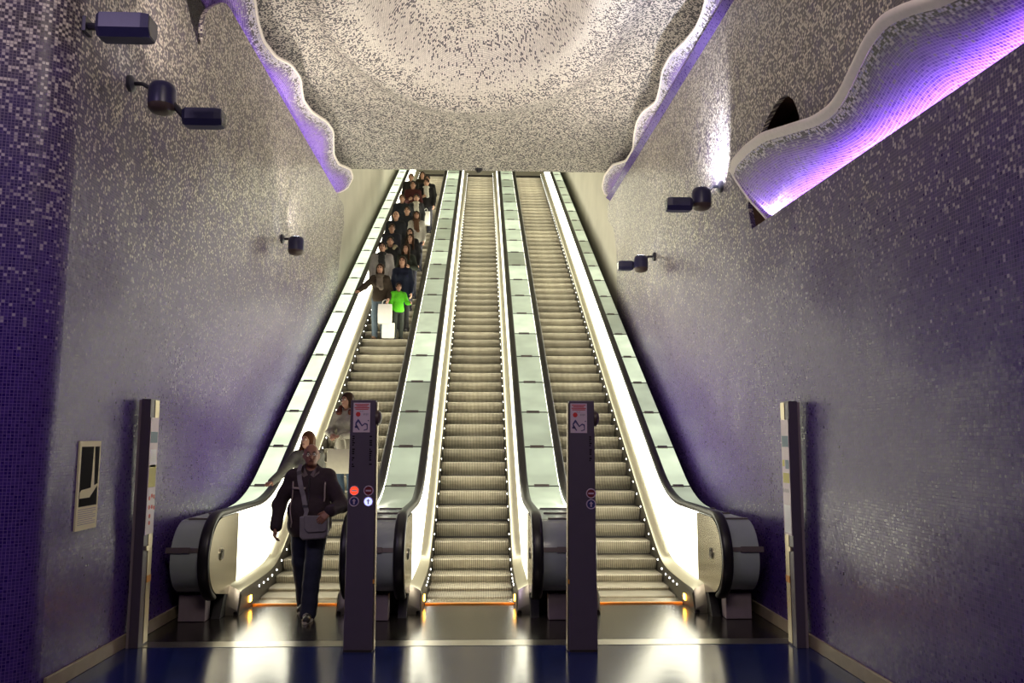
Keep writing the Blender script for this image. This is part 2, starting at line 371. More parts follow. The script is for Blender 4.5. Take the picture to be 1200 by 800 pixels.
# linings behind the slots
mb = MB(); mb.box(XR+0.5, XR+0.54, 2.0, 9.2, 3.6, 5.6); mb.box(XR+0.05, XR+0.5, 9.0, 9.04, 3.6, 5.6); mb.box(XR+0.05, XR+0.5, 2.0, 9.0, 5.5, 5.54); mb.box(XR+0.05, XR+0.5, 2.0, 2.04, 3.6, 5.6); mb.box(XR+0.05, XR+0.5, 2.0, 9.0, 3.95, 3.97)
structure(mb.build('wall_right_cavity', 'cavity_brown'), 'dark brown cavity inside the slot of the right wall', 'wall')
mb = MB(); mb.box(XL-0.5, XL-0.46, 6.3, 19.2, 5.9, 9.6); mb.box(XL-0.46, XL-0.05, 6.3, 19.2, 5.86, 5.9)
structure(mb.build('wall_left_cavity', 'cavity_mosaic', uvf=lambda c: (c.y, c.z)), 'shadowed cavity above the left wall behind the flap', 'wall')
mb = MB(); mb.box(XR+0.46, XR+0.5, -7, 19.2, 6.5, 9.6); mb.box(XR+0.05, XR+0.46, -7, 19.2, 6.7, 6.74)
structure(mb.build('wall_right_upper_cavity', 'cavity_mosaic', uvf=lambda c: (c.y, c.z)), 'shadowed cavity above the right wall behind the flap', 'wall')
# baseboards
for nm, x0, x1, y0, y1 in (('baseboard_left', XL, XL+0.025, 6.3, 17.0), ('baseboard_right', XR-0.025, XR, -7, 17.0)):
    o = bevel(MB().box(x0, x1, y0, y1, 0, 0.115).build(nm, 'beige_stone'), 0.004, 1)
    structure(o, 'beige stone baseboard along the %s mosaic wall' % nm.split('_')[1], 'baseboard')

# ceiling with its oval crater
LIPY, LIPZ = 17.9, 7.84
def crater_q(x, y): return math.sqrt(((x+0.12)/1.62)**2+((y-11.2)/2.55)**2)
def ceil_z(x, y):
    q = math.sqrt(((x+0.12)/1.62)**2+((y-11.2)/2.55)**2)
    s_ = min(1, max(0, (1.10-q)/0.34)); s_ = 0.62*s_*s_*(3-2*s_)+0.38*max(0, 1-q*q)
    base = LIPZ+0.22*math.sin(min(1, max(0, (LIPY-y)/7))*PI/2)
    roll = -0.16*math.exp(-((q-1.32)/0.16)**2)
    edge = -0.25*max(0, abs(x)-2.3)**1.5
    wav = 0.05*math.sin(x*1.7+0.6)*math.sin(y*0.9)
    return base+0.95*s_+roll+edge*min(1, max(0, (LIPY-y)/3))+wav*min(1, max(0, (LIPY-y)/1.5))
mb = MB(); xs = np.linspace(-3.75, 3.55, 90); ys = np.linspace(-7.1, LIPY, 190)
for y in ys:
    for x in xs: mb.v.append((x, y, ceil_z(x, y)))
nx = len(xs)
for j in range(len(ys)-1):
    for i in range(nx-1): mb.f.append((j*nx+i, (j+1)*nx+i, (j+1)*nx+i+1, j*nx+i+1))
# turned-up back of the lip
b0 = (len(ys)-1)*nx; bb = len(mb.v)
for x in xs: mb.v.append((x, LIPY+0.12, ceil_z(x, LIPY)+0.10))
for i in range(nx-1): mb.f.append((b0+i, bb+i, bb+i+1, b0+i+1))
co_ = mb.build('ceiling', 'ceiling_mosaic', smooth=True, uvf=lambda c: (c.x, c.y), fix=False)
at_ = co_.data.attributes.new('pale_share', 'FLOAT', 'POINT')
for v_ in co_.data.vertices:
    q_ = crater_q(v_.co.x, v_.co.y); at_.data[v_.index].value = float(np.interp(q_, [0, 0.85, 0.95, 1.08, 1.2, 1.5, 2.2], [0.74, 0.76, 0.90, 0.92, 0.62, 0.58, 0.50]))  # crater's lit ring is put into the colour as more pale tiles
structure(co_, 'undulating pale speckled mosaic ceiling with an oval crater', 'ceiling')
structure(MB().box(-7.2, -3.7, -7.1, 6.3, 8.6, 8.7).build('ceiling_side', 'plaster', uvf=lambda c: (c.x, c.y)), 'speckled ceiling over the left part of the hall', 'ceiling')

# escalator tunnel behind the lip
TW = 34.0
mb = MB(); mb.prism_x([(17.7, -0.1), (TW, T*(TW-Y0)-1.2), (TW, T*(TW-17.9)+LIPZ+0.3), (17.7, LIPZ+0.3)], XL-0.14, XL-0.04)
structure(mb.build('wall_tunnel_left', 'plaster'), 'stained beige plaster wall of the escalator shaft on the left', 'wall')
mb = MB(); mb.prism_x([(17.7, -0.1), (TW, T*(TW-Y0)-1.2), (TW, T*(TW-17.9)+LIPZ+0.3), (17.7, LIPZ+0.3)], XR+0.04, XR+0.14)
structure(mb.build('wall_tunnel_right', 'plaster'), 'beige plaster wall of the escalator shaft on the right', 'wall')
mb = MB(); mb.prism_x([(LIPY+0.1, LIPZ+0.1), (TW, T*(TW-17.9)+LIPZ+0.1), (TW, T*(TW-17.9)+LIPZ+0.2), (LIPY+0.1, LIPZ+0.2)], XL-0.2, XR+0.2)
structure(mb.build('ceiling_tunnel', 'plaster'), 'sloping plaster soffit of the escalator shaft', 'ceiling')
structure(MB().box(XL-0.2, XR+0.2, TW, TW+0.1, 10, 18).build('wall_tunnel_end', 'plaster'), 'plaster wall at the top of the escalator shaft', 'wall')
structure(MB().box(XL-0.2, XR+0.2, YEND, TW, T*(YEND-Y0)-0.15, T*(YEND-Y0)-0.03).build('floor_upper', 'landing_plate'), 'upper landing at the top of the escalators', 'floor')
mb = MB(); mb.prism_x([(9.6, -0.4), (10.4, -0.5), (YEND, T*(YEND-Y0)-0.7), (YEND, T*(YEND-Y0)-0.9), (9.6, -0.6)], XL-0.1, XR+0.1)
structure(mb.build('floor_shaft', 'black_body'), 'dark sloping shaft floor under the escalators', 'floor')

# peeled mosaic flaps -----------------------------------------------------
def interp(tab, y): 
    tab = sorted(tab); return float(np.interp(y, [p[0] for p in tab], [p[1] for p in tab]))
FL = [(17.66, 0.10), (17.62, 0.39), (17.48, 0.53), (16.99, 0.56), (16.26, 0.37), (15.71, 0.37), (14.87, 0.58), (14.34, 0.54), (13.61, 0.37), (13.03, 0.33), (12.44, 0.46), (11.91, 0.42), (11.42, 0.26), (10.87, 0.21), (10.43, 0.27), (10.04, 0.37), (9.4, 0.5), (8.8, 0.3)]
FR = [(18.6, 0.12), (18.42, 0.36), (17.62, 0.45), (16.72, 0.40), (15.9, 0.18), (15.17, 0.17), (14.59, 0.30), (14.07, 0.38), (13.54, 0.37), (12.83, 0.24), (12.35, 0.31), (11.87, 0.41), (11.35, 0.41), (10.69, 0.31), (10.24, 0.27), (9.82, 0.30), (9.57, 0.35), (9.0, 0.42), (8.2, 0.3), (7.0, 0.4)]
FN = [(8.32, 0.62), (8.18, 0.71), (7.73, 0.72), (7.28, 0.69), (6.74, 0.56), (6.4, 0.48), (6.1, 0.46), (5.84, 0.50), (5.53, 0.58), (5.26, 0.65), (4.99, 0.68), (4.73, 0.62), (4.53, 0.54), (4.0, 0.42), (3.4, 0.6), (2.8, 0.5)]
def flap(name, label, A, B, sx, ang, tab, y0, y1, n, fascia=0.0, rim=0.045, endcut=0.0, led='led_violet', led_from=0.2):
    root = empty(name, (A[0], y1, line_z(A, B, y1)))
    inv = Vector(root.location)
    a = math.radians(ang); d = Vector((sx*math.cos(a), 0, math.sin(a))); nrm = Vector((sx*math.sin(a), 0, -math.cos(a)))  # faces down/in
    ysm = np.linspace(y0, y1, n)
    R = np.array([interp(tab, y) for y in ysm]); ker = np.array([1, 2, 3, 2, 1])/9.0; R = np.convolve(np.pad(R, 2, 'edge'), ker, 'valid')
    M = 9; back = -0.22
    def P(i, t, off=0.0):                      # t in metres along the flap
        y = ysm[i]; curl = -0.13*(1-max(0.0, t)/R[i])+0.03*math.sin(PI*min(1, max(0, t/R[i])))
        if i == n-1 and endcut: y = y+endcut*(1-max(0, t)/R[i])
        return Vector((A[0], y, line_z(A, B, y)))+d*t+nrm*(off+curl)-inv
    mb = MB(); uvs = []
    for side in (0.0, -0.035):
        for i in range(n):
            for m_ in range(M):
                t = back+(R[i]-rim*0.6-back)*m_/(M-1); mb.v.append(P(i, t, side)); uvs.append((ysm[i], R[i]-t))
    k = n*M
    for i in range(n-1):
        for m_ in range(M-1):
            q = (i*M+m_, i*M+m_+1, (i+1)*M+m_+1, (i+1)*M+m_); mb.f.append(q); mb.f.append(tuple(k+c for c in reversed(q)))
    for m_ in range(M-1): 
        mb.f.append(((n-1)*M+m_, (n-1)*M+m_+1, k+(n-1)*M+m_+1, k+(n-1)*M+m_))
    o = mb.build('flap_skin', 'flap_mosaic', root, smooth=40)
    ul = o.data.uv_layers.new(name='UVMap')
    for lp in o.data.loops: ul.data[lp.index].uv = uvs[lp.vertex_index]
    # white rim along the wavy free edge
    rings = []
    for i in range(n):
        rings.append([P(i, R[i]-rim, 0.006), P(i, R[i]-rim*0.4, 0.010), P(i, R[i], -0.005), P(i, R[i]+0.006, -0.022), P(i, R[i]-0.01, -0.045), P(i, R[i]-rim, -0.042)])
    MB().loft(rings).build('flap_rim', 'rim_white', root, smooth=50)
    # end rim across the far end
    j = n-1; rr = []
    for m_ in range(6):
        t = -0.05+(R[j]+0.05)*m_/5; e = Vector((0, 1, 0))
        rr.append([P(j, t, 0.008)-e*0.03, P(j, t, 0.008)+e*0.015, P(j, t, -0.04)+e*0.015, P(j, t, -0.04)-e*0.03])
    MB().loft(rr).build('flap_end_rim', 'rim_white', root)
    if fascia:
        mb = MB(); rings = []
        for i in range(n): rings.append([P(i, -0.02, 0.135), P(i, fascia, 0.06), P(i, fascia, 0.045), P(i, -0.02, 0.12)])
        mb.loft(rings).build('fascia', 'wall_mosaic', root, uvf=lambda c: (c.y, 1.0+c.z))
    # LED strip lying in the trough behind the wall's top edge
    rings = []
    for y in (y0+led_from, y1-0.15):
        c = Vector((A[0]-sx*0.068, y, line_z(A, B, y)-0.03))-inv
        rings.append([c+Vector((-0.012, 0, 0)), c+Vector((0.012, 0, 0)), c+Vector((0.012, 0, 0.012)), c+Vector((-0.012, 0, 0.012))])
    MB().loft(rings).build('led_strip', led, root)
    structure(root, label, 'wall flap'); return root
flap('trim_2', 'lavender mosaic flap with wavy white edge beside the ceiling, above the left escalator', LA, LB, 1, 50, FL, 8.5, 17.64, 150, led_from=1.6)
flap('trim_3', 'pale lavender mosaic flap with wavy white edge beside the ceiling, above the right escalator', RA, RB, -1, 50, FR, 7.0, 18.55, 160, fascia=0.12)
flap('trim_4', 'large glowing purple mosaic flap peeling from the near right wall', NA, NB, -1, 55, FN, 2.6, 8.28, 110, rim=0.085, endcut=0.28, led='led_violet_near')

# ================================================================== ESCALATORS
NZC, NYC, NR = 0.645, 8.75, 0.42          # newel centre height / depth / radius of the handrail line
def rail_path(off=0.0, ytop=YEND):
    """(y,z,tangent angle) from under the newel, round its front, along the top and up the slope; off = outward offset"""
    P = []
    for k in range(0, 19):
        a = math.radians(250-160*k/18); P.append((NYC+(NR+off)*math.cos(a), NZC+(NR+off)*math.sin(a)))
    zf = NZC+NR; R = 2.6; yk = Y0+(zf-0.83)/T; tl = R*math.tan(PI/12)
    for y in np.linspace(NYC+0.25, yk-tl, 5): P.append((float(y), zf+off))
    for k in range(1, 11):
        a = PI/6*k/10; P.append((yk-tl+(R-off)*math.sin(a), zf+R-(R-off)*math.cos(a)))
    ys_ = yk+tl*math.cos(PI/6); zs_ = zf+tl*math.sin(PI/6)
    n = Vector((-math.sin(PI/6), math.cos(PI/6)))
    for y in np.arange(ys_+0.31, ytop, 0.31): P.append((float(y)+n.x*off, zs_+T*(y-ys_)+n.y*off))
    return P
PATH = rail_path()
def resample(P, s0, s1, n):
    d = [0]
    for i in range(1, len(P)): d.append(d[-1]+math.dist(P[i], P[i-1]))
    ss = np.linspace(s0, s1, n); return [(float(np.interp(s, d, [p[0] for p in P])), float(np.interp(s, d, [p[1] for p in P]))) for s in ss]
def arclen_at_y(P, y):                      # arc length where the (upper) path passes y
    d = 0
    for i in range(1, len(P)):
        seg = math.dist(P[i], P[i-1])
        if i > 18 and P[i][0] >= y: return d+seg*(y-P[i-1][0])/(P[i][0]-P[i-1][0])
        d += seg
    return d
def normals(P):
    out = []
    for i in range(len(P)):
        a, b = P[max(i-1, 0)], P[min(i+1, len(P)-1)]; t = Vector((b[0]-a[0], b[1]-a[1])).normalized(); out.append((-t.y, t.x))
    return out                                # left of travel: outward
# direction check: going round the front the outward normal must point away from the newel centre
NRM = normals(PATH)
sgn = 1 if (NRM[9][0]*(PATH[9][0]-NYC)+NRM[9][1]*(PATH[9][1]-NZC)) > 0 else -1
def sweep(P, sect):                           # sect: list of (x, outward) -> rings
    N = normals(P); return [[(x, p[0]+sgn*n[0]*o_, p[1]+sgn*n[1]*o_) for x, o_ in sect] for p, n in zip(P, N)]

def step_mesh():
    mb = MB(); W_ = 0.497
    prof = [(RUN+0.02, 0.0), (0.012, 0.0), (0.0, -0.012), (0.012, -0.06), (0.036, -0.115), (0.075, -0.175), (0.095, -0.235), (0.12, -0.235), (0.06, -0.05), (RUN+0.02, -0.03)]
    mb.prism_x(prof, -W_, W_)
    return mb.mesh('step', 'step_metal')
STEP = step_mesh()
STEPS = [(9.78+RUN*k, track(9.78+RUN*k)) for k in range(int((YEND-9.78)/RUN))]
def sstart(y): return skirt_z(y)

def escalator(cx, label):
    root = empty('escalator', (cx, 9.5, 0)); ox = Vector(root.location)
    def loc(mb): mb.v = [(v[0]-ox.x, v[1]-ox.y, v[2]-ox.z) for v in mb.v]; return mb
    for y, z in STEPS:
        s = link('step', STEP, root); s.location = (0, y-9.5, z)
    # comb plate; comb edge has the amber lamps' glow painted into its colour
    mb = MB(); mb.box(cx-0.5, cx+0.5, 9.52, 9.80, -0.04, 0.012); bevel(loc(mb).build('comb_plate', 'steel_plate', root), 0.004, 1)
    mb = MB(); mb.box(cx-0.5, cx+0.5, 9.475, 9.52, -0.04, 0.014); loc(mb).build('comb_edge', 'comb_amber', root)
    for s in (-1, 1):
        # skirt with inclined inner deck
        rings = []; rings2 = []
        yy = [8.97, 9.06, 9.12]+list(np.arange(9.3, 12.2, 0.12))+list(np.arange(12.4, YEND, 0.6))+[YEND]
        for y in yy:
            zs = skirt_z(y); low = -0.02 if y < 9.55 else track(y)-0.42
            if y < 9.0: zs = 0.05
            elif y < 9.1: zs *= 0.96
            X = lambda v: cx+s*v
            rings.append([(X(0.507), y, low), (X(0.507), y, zs-0.05), (X(0.525), y, zs-0.012), (X(0.56), y, zs-0.02), (X(0.56), y, low)])
            rings2.append([(X(0.522), y, zs-0.012), (X(0.53), y, zs), (X(0.635), y, zs+0.055), (X(0.665), y, zs+0.05), (X(0.665), y, max(low, zs-0.3)), (X(0.56), y, max(low, zs-0.3))])
        loc(MB().loft(rings)).build('skirt', 'skirt_dark', root, smooth=35)
        loc(MB().loft(rings2)).build('inner_deck', 'steel_deck', root, smooth=35)
        # LED dots along the skirt
        mb = MB()
        for y in list(np.arange(11.06, YEND, 0.28))+[10.80, 10.56, 10.34, 10.14, 9.95, 9.76]:
            z = T*(y-10.43)+0.035 if y > 10.95 else skirt_z(y)-0.085
            mb.ball((cx+s*0.512, y, z), 0.0135, 6, 4)
        tag(loc(mb).build('led_dots', 'led_white', root), kind='stuff')
        mb = MB().box(*sorted((cx+s*0.495, cx+s*0.51)), 9.36, 9.43, 0.055, 0.125); bevel(loc(mb).build('amber_lamp', 'lamp_amber', root), 0.006, 1)
        # glowing balustrade panel from the newel plate up
        top = [p for p in rail_path(-0.03) if p[0] > 9.32 and p[1] > 0.8]
        ytp = [9.30]+[p[0] for p in top]
        ztp = [NZC+NR-0.03]+[p[1] for p in top]
        rings = []
        for y, zt in zip(ytp, ztp):
            zb = skirt_z(y)+0.05
            rings.append([(cx+s*0.640, y, zb), (cx+s*0.648, y, zt), (cx+s*0.662, y, zt), (cx+s*0.662, y, zb)])
        loc(MB().loft(rings)).build('balustrade_panel', 'light_panel', root, smooth=30)
        # brushed newel plate
        pl = [p for p in rail_path(-0.035)][:19]
        poly = [(9.295, skirt_z(9.295)+0.05), (9.12, skirt_z(9.12)+0.05), (9.0, 0.21)]+[p for p in pl]+[(9.295, NZC+NR-0.035)]
        loc(MB().prism_x(poly, cx+s*0.638, cx+s*0.665)).build('newel_plate', 'steel_plate', root)
        mb = MB().disc((cx+s*0.640, 8.72, 0.66), (-s, 0, 0), 0.062, 0.012, 24); e = loc(mb).build('emblem', 'steel_deck', root)
        mb = MB().tube([(cx+s*0.627, 8.72+0.020*math.cos(a), 0.66+0.036*math.sin(a)) for a in np.linspace(0, 2*PI, 21)], 0.005, 5); loc(mb).build('emblem_loop', 'dark_metal', e)
        mb = MB().tube([(cx+s*0.627, 8.72+0.052*math.cos(a), 0.66+0.052*math.sin(a)) for a in np.linspace(0, 2*PI, 21)], 0.005, 5); loc(mb).build('emblem_ring', 'dark_metal', e)
        # handrail
        sect = [(cx+s*0.645, -0.025), (cx+s*0.632, 0.004), (cx+s*0.642, 0.026), (cx+s*0.665, 0.034), (cx+s*0.715, 0.034), (cx+s*0.738, 0.026), (cx+s*0.748, 0.004), (cx+s*0.735, -0.025)]
        loc(MB().loft(sweep(PATH, sect))).build('handrail', 'rubber_black', root, smooth=50)
        # dark foot of the newel
        mb = MB().prism_x([(8.78, 0.0), (9.5, 0.0), (9.5, 0.3), (9.0, 0.3), (8.9, 0.2)], cx+s*0.645, cx+s*0.735); loc(mb).build('newel_foot', 'black_body', root)
    tag(root, label, 'escalator', 'the three parallel escalators')
    return root
escalator(CX[0], 'left escalator carrying the crowd of people down')
escalator(CX[1], 'empty middle escalator between the two dark sign posts')
escalator(CX[2], 'empty right escalator beside the right mosaic wall')

# glass clad decks between and beside the escalators
INNER = rail_path(-0.055)
def deck(xa, xb, label, glass, barside=0):
    root = empty('deck_cladding', ((xa+xb)/2, 8.8, 0)); ox = Vector(root.location)
    def loc(mb): mb.v = [(v[0]-ox.x, v[1]-ox.y, v[2]-ox.z) for v in mb.v]; return mb
    # solid dark body under the panes
    IN = rail_path(-0.085)
    low = [(YEND, T*(YEND-Y0)-0.5), (10.5, -0.4), (9.05, -0.05), (9.05, 0.27)]
    loc(MB().prism_x([p for p in IN]+low, xa+0.004, xb-0.004)).build('body', 'black_body', root)
    def pane(s0, s1, mat, name='pane', n=8):
        P = resample(INNER, s0, s1, n)
        sect = [(xa+0.012, 0.0), (xb-0.012, 0.0), (xb-0.012, -0.022), (xa+0.012, -0.022)]
        return loc(MB().loft(sweep(P, sect))).build(name, mat, root, smooth=40)
    def bar(s0, w_, x0, x1, h=0.012, mat='joint_brown', name='joint_bar'):
        P = resample(INNER, s0-w_/2, s0+w_/2, 3); sect = [(x0, h), (x1, h), (x1, -0.02), (x0, -0.02)]
        return loc(MB().loft(sweep(P, sect))).build(name, mat, root)
    arc = 160*PI/180*(NR-0.055)
    wx = xb-xa
    # drum panes round the front
    mid = arc*0.53
    pane(0.0, mid-0.012, 'drum_glass', 'drum_pane', 12); pane(mid+0.012, arc-0.03, 'drum_glass', 'drum_pane', 12)
    bar(mid, 0.045, xa, xb, 0.006); bar(mid, 0.055, xa+wx*(0.35 if barside >= 0 else -0.1), xb-wx*(0.35 if barside < 0 else -0.1) if barside else xb-wx*0.3, 0.02, name='joint_cover')
    # flat top
    f1, f2 = arclen_at_y(INNER, 9.35), arclen_at_y(INNER, 9.95)
    pane(arc-0.01, f1-0.01, 'drum_glass', 'drum_pane', 4); pane(f1+0.01, f2-0.01, 'drum_glass', 'drum_pane', 4)
    for q in (arc-0.02, f1, f2): bar(q, 0.035, xa+wx*0.2, xb-wx*0.05, 0.016)
    ys_ = [10.0, 11.13]+[11.13+0.93*k for k in range(1, 40) if 11.13+0.93*k < YEND-0.6]
    for a, b in zip(ys_[:-1], ys_[1:]):
        s0, s1 = arclen_at_y(INNER, a), arclen_at_y(INNER, b)
        pane(s0+0.012, s1-0.012, glass)
        bar(s1, 0.028, xa+0.004, xb-0.004, 0.004, 'black_body', 'joint_line'); bar(s1, 0.055, xa+wx*0.22, xb-wx*0.32, 0.016)
    bevel(loc(MB().box((xa+xb)/2-0.135, (xa+xb)/2+0.135, 8.66, 8.82, 0, 0.262)).build('pedestal', 'pedestal_mauve', root), 0.006, 1)
    tag(root, label, 'deck cladding', 'glass clad decks beside the escalators'); return root
HW = 0.735
deck(CX[0]-1.045, CX[0]-HW, 'bright glass paned deck between the left mosaic wall and the left escalator', 'deck_glass_bright', -1)
deck(CX[0]+HW, CX[1]-HW, 'glass paned deck between the left and the middle escalator', 'deck_glass')
deck(CX[1]+HW, CX[2]-HW, 'glass paned deck between the middle and the right escalator', 'deck_glass')
deck(CX[2]+HW, CX[2]+1.045, 'glass paned deck between the right escalator and the right mosaic wall', 'deck_glass', 1)

# ================================================================== SIGN POSTS
def glyph_arrow(mb, c, s_, y):
    x, z = c
    mb.prism_y([(x-0.007*s_, z-0.026*s_), (x+0.007*s_, z-0.026*s_), (x+0.007*s_, z+0.004*s_), (x+0.019*s_, z+0.004*s_), (x, z+0.028*s_), (x-0.019*s_, z+0.004*s_), (x-0.007*s_, z+0.004*s_)], y, y-0.003); return mb
def center_post(x, y, label, two):
    H_ = 2.19; root = empty('sign_post', (x, y, 0))
    poly = [(-0.128, 0.0), (0.128, 0.0), (0.113, H_), (-0.113, H_)]
    bevel(MB().prism_y(poly, 0.0, 0.11).build('housing', 'post_violet', root), 0.006, 2)
    for s in (-1, 1):
        if (two and s < 0) or (not two and s > 0): continue
        MB().loft([[(s*(b), yy, z) for b, yy in ((k+0.003, 0.012), (k+0.012, 0.012), (k+0.012, 0.10), (k+0.003, 0.10))] for z, k in ((0.01, 0.128), (H_-0.02, 0.113))]).build('edge_trim', 'post_edge', root)
    MB().box(-0.125, 0.125, -0.01, 0.12, 0, 0.02).build('foot', 'dark_metal', root)
    # safety sticker at the top
    sx = -0.012 if two else -0.028
    st = MB().box(sx-0.075, sx+0.075, -0.004, 0.0, 1.90, 2.165).build('sticker', 'sticker_pink', root)
    mb = MB()
    for k, wd in enumerate((0.062, 0.05, 0.066, 0.058)): mb.box(sx-wd, sx+wd, -0.0062, -0.004, 2.146-k*0.014, 2.153-k*0.014)
    mb.build('red_print_lines', 'print_red', st)
    MB().disc((sx-0.032, -0.004, 2.062), (0, -1, 0), 0.021, 0.0025, 20).build('red_disc', 'print_red', st)
    mb = MB()
    for k in range(4): mb.box(sx+0.014+k*0.012, sx+0.022+k*0.012, -0.0062, -0.004, 2.053+0.004*(k % 2), 2.072)
    for k in range(2): mb.box(sx-0.02+k*0.02, sx-0.006+k*0.02, -0.0062, -0.004, 2.086, 2.092)
    mb.build('grey_print', 'print_grey', st)
    mb = MB(); p_ = [(-0.055, 1.985), (-0.032, 2.020), (-0.022, 2.012), (0.006, 1.966), (0.03, 1.985), (0.055, 1.975), (0.055, 1.925), (0.02, 1.915), (0.02, 1.922), (0.048, 1.932), (0.045, 1.966), (0.03, 1.973), (0.004, 1.952), (-0.03, 1.995), (-0.045, 1.975), (-0.016, 1.925), (-0.022, 1.918), (-0.055, 1.96)]
    mb.prism_y([(sx+a, b) for a, b in p_], -0.004, -0.0062); mb.box(sx-0.06, sx-0.03, -0.0062, -0.004, 1.94, 1.955); mb.disc((sx+0.06, -0.004, 2.005), (0, -1, 0), 0.006, 0.002, 10)
    mb.build('escalator_pictogram', 'print_navy', st)
    # column of small dark lettering
    mb = MB(); rnd = random.Random(3)
    for cxx in ((-0.078, 0.075) if two else (0.078,)):
        z = 1.87
        while z > (1.60 if two else 1.66):
            if rnd.random() < 0.72: mb.box(cxx-0.012, cxx+rnd.uniform(-0.002, 0.013), -0.0015, 0.0, z-0.012, z)
            z -= 0.019
    tag(mb.build('dark_lettering', 'print_black', root), kind='stuff')
    # round stop knob on the right flank
    MB().tube([(0.112, 0.05, 2.03), (0.135, 0.05, 2.03), (0.155, 0.05, 2.03), (0.162, 0.05, 2.03)], [0.07, 0.07, 0.05, 0.02], 16).build('stop_knob', 'lamp_brown', root, smooth=40)
    def signal(cx_, cz, mat, kind):
        r = 0.040
        d = MB().disc((cx_, 0.0, cz), (0, -1, 0), r-0.004, 0.005, 24).build('signal_disc', mat, root)
        MB().tube([(cx_+r*math.cos(a), -0.004, cz+r*math.sin(a)) for a in np.linspace(0, 2*PI, 25)], 0.005, 6).build('signal_ring', 'sign_ring', d)
        if kind == 'bar': MB().box(cx_-0.024, cx_+0.024, -0.008, -0.005, cz-0.007, cz+0.007).build('bar', 'sign_ring' if mat != 'signal_red' else 'print_white', d)
        if kind == 'arrow': glyph_arrow(MB(), (cx_, cz), 0.9, -0.005).build('arrow', 'sign_ring' if mat != 'signal_blue' else 'print_white', d)
    if two:
        signal(-0.062, 1.385, 'signal_red', 'bar'); signal(0.064, 1.385, 'sign_dark_red', 'bar'); signal(-0.062, 1.290, 'sign_navy', 'arrow'); signal(0.064, 1.290, 'signal_blue', 'arrow')
    else:
        signal(0.078, 1.365, 'sign_dark_red', 'bar'); signal(0.078, 1.270, 'sign_navy', 'arrow')
    for z in (0.58,):
        MB().box(*((0.119, 0.1315) if two else (-0.1315, -0.119)), -0.002, 0.014, z, z+0.035).build('amber_reflector', 'comb_amber', root)
    tag(root, label, 'sign post', 'dark sign posts in front of the escalators'); return root
center_post(-1.062, 7.43, 'dark violet sign post with lit red and blue signals behind which a woman stands', True)
center_post(0.905, 7.385, 'dark violet sign post with unlit signals between middle and right escalators', False)

def side_post(x, y, s, label):
    """post turned edge-on to the viewer; s=+1 its printed face looks to +x"""
    H_ = 2.20; root = empty('sign_post', (x, y, 0))
    bevel(MB().box(-0.042, 0.042, 0.0, 0.20, 0, H_).build('housing', 'post_violet', root), 0.005, 2)
    MB().box(*sorted((-s*0.043, -s*0.068)), 0.01, 0.05, 0, H_-0.01).build('rear_bracket', 'pedestal_mauve', root)
    MB().box(*sorted((s*0.040, s*0.047)), 0.10, 0.192, 0.02, H_-0.01).build('edge_trim', 'post_edge', root)
    st = MB().box(*sorted((s*0.047, s*0.051)), 0.004, 0.185, 0.98, 2.03).build('info_sticker', 'sticker_pink', root)
    f = lambda a, b: sorted((s*0.051, s*0.0525))+[a, b]
    if s > 0:
        blocks = [('print_blue', [(0.015, 0.17, 1.80, 1.90)]), ('print_yellow', [(0.015, 0.17, 1.40, 1.60)]), ('print_white', [(0.03, 0.16, 1.58, 1.74)])]
        dots = [(0.06, 1.30), (0.11, 1.32), (0.16, 1.31), (0.06, 1.22), (0.12, 1.22), (0.17, 1.21), (0.08, 1.08), (0.08, 1.14)]
    else:
        blocks = [('print_blue', [(0.015, 0.17, 1.78, 1.88), (0.02, 0.10, 1.58, 1.66)]), ('print_yellow', [(0.015, 0.165, 1.45, 1.54), (0.12, 0.17, 1.60, 1.66)]), ('print_white', [(0.015, 0.165, 1.0, 1.25)])]
        dots = [(0.06, 1.38), (0.11, 1.38), (0.16, 1.38)]
    for m_, rs in blocks:
        for y0_, y1_, z0, z1 in rs: MB().box(*f(y0_, y1_), z0, z1).build('printed_block', m_, st)
    for yy, zz in dots: MB().disc((s*0.051, yy, zz), (s, 0, 0), 0.02, 0.0015, 12).build('printed_disc', 'print_red' if s > 0 else 'print_grey', st)
    MB().box(*sorted((s*0.047, s*0.065)), 0.02, 0.09, 0.84, 0.88).build('latch', 'post_edge', root)
    MB().box(*sorted((s*0.047, s*0.052)), 0.10, 0.19, 0.55, 0.61).build('amber_reflector', 'comb_amber', root)
    tag(root, label, 'sign post', 'dark sign posts in front of the escalators'); return root
side_post(-3.055, 7.60, 1, 'narrow dark sign post edge-on against the left mosaic wall by the poster')
side_post(2.868, 7.46, -1, 'narrow dark sign post edge-on against the right mosaic wall')

# ================================================================== POSTER ON THE LEFT WALL
po = empty('poster', (XL+0.001, 6.60, 1.12)); Lf = 0.355; Hh = 0.70
MB().box(0, 0.014, 0, Lf, 0, Hh).build('board', 'poster_cream', po)
MB().box(0.014, 0.0155, 0.03, Lf-0.025, 0.185, 0.655).build('dark_picture', 'print_black', po)
mb = MB(); mb.prism_x([(0.035, 0.25), (0.20, 0.25), (0.325, 0.34), (0.325, 0.355), (0.20, 0.325), (0.06, 0.315), (0.035, 0.295)], 0.0155, 0.0168)
mb.prism_x([(0.215, 0.325), (0.232, 0.655), (0.248, 0.655), (0.268, 0.34)], 0.0155, 0.0168); mb.build('pale_sculpture_print', 'poster_cream', po)
mb = MB()
for k in range(8): mb.box(0.014, 0.0152, 0.03, Lf-0.03-(0.05 if k % 3 == 2 else 0), 0.158-k*0.0165, 0.164-k*0.0165)
mb.build('caption_lines', 'print_grey', po)
tag(po, 'cream poster with a black picture of a pale sculpture on the left wall', 'poster')

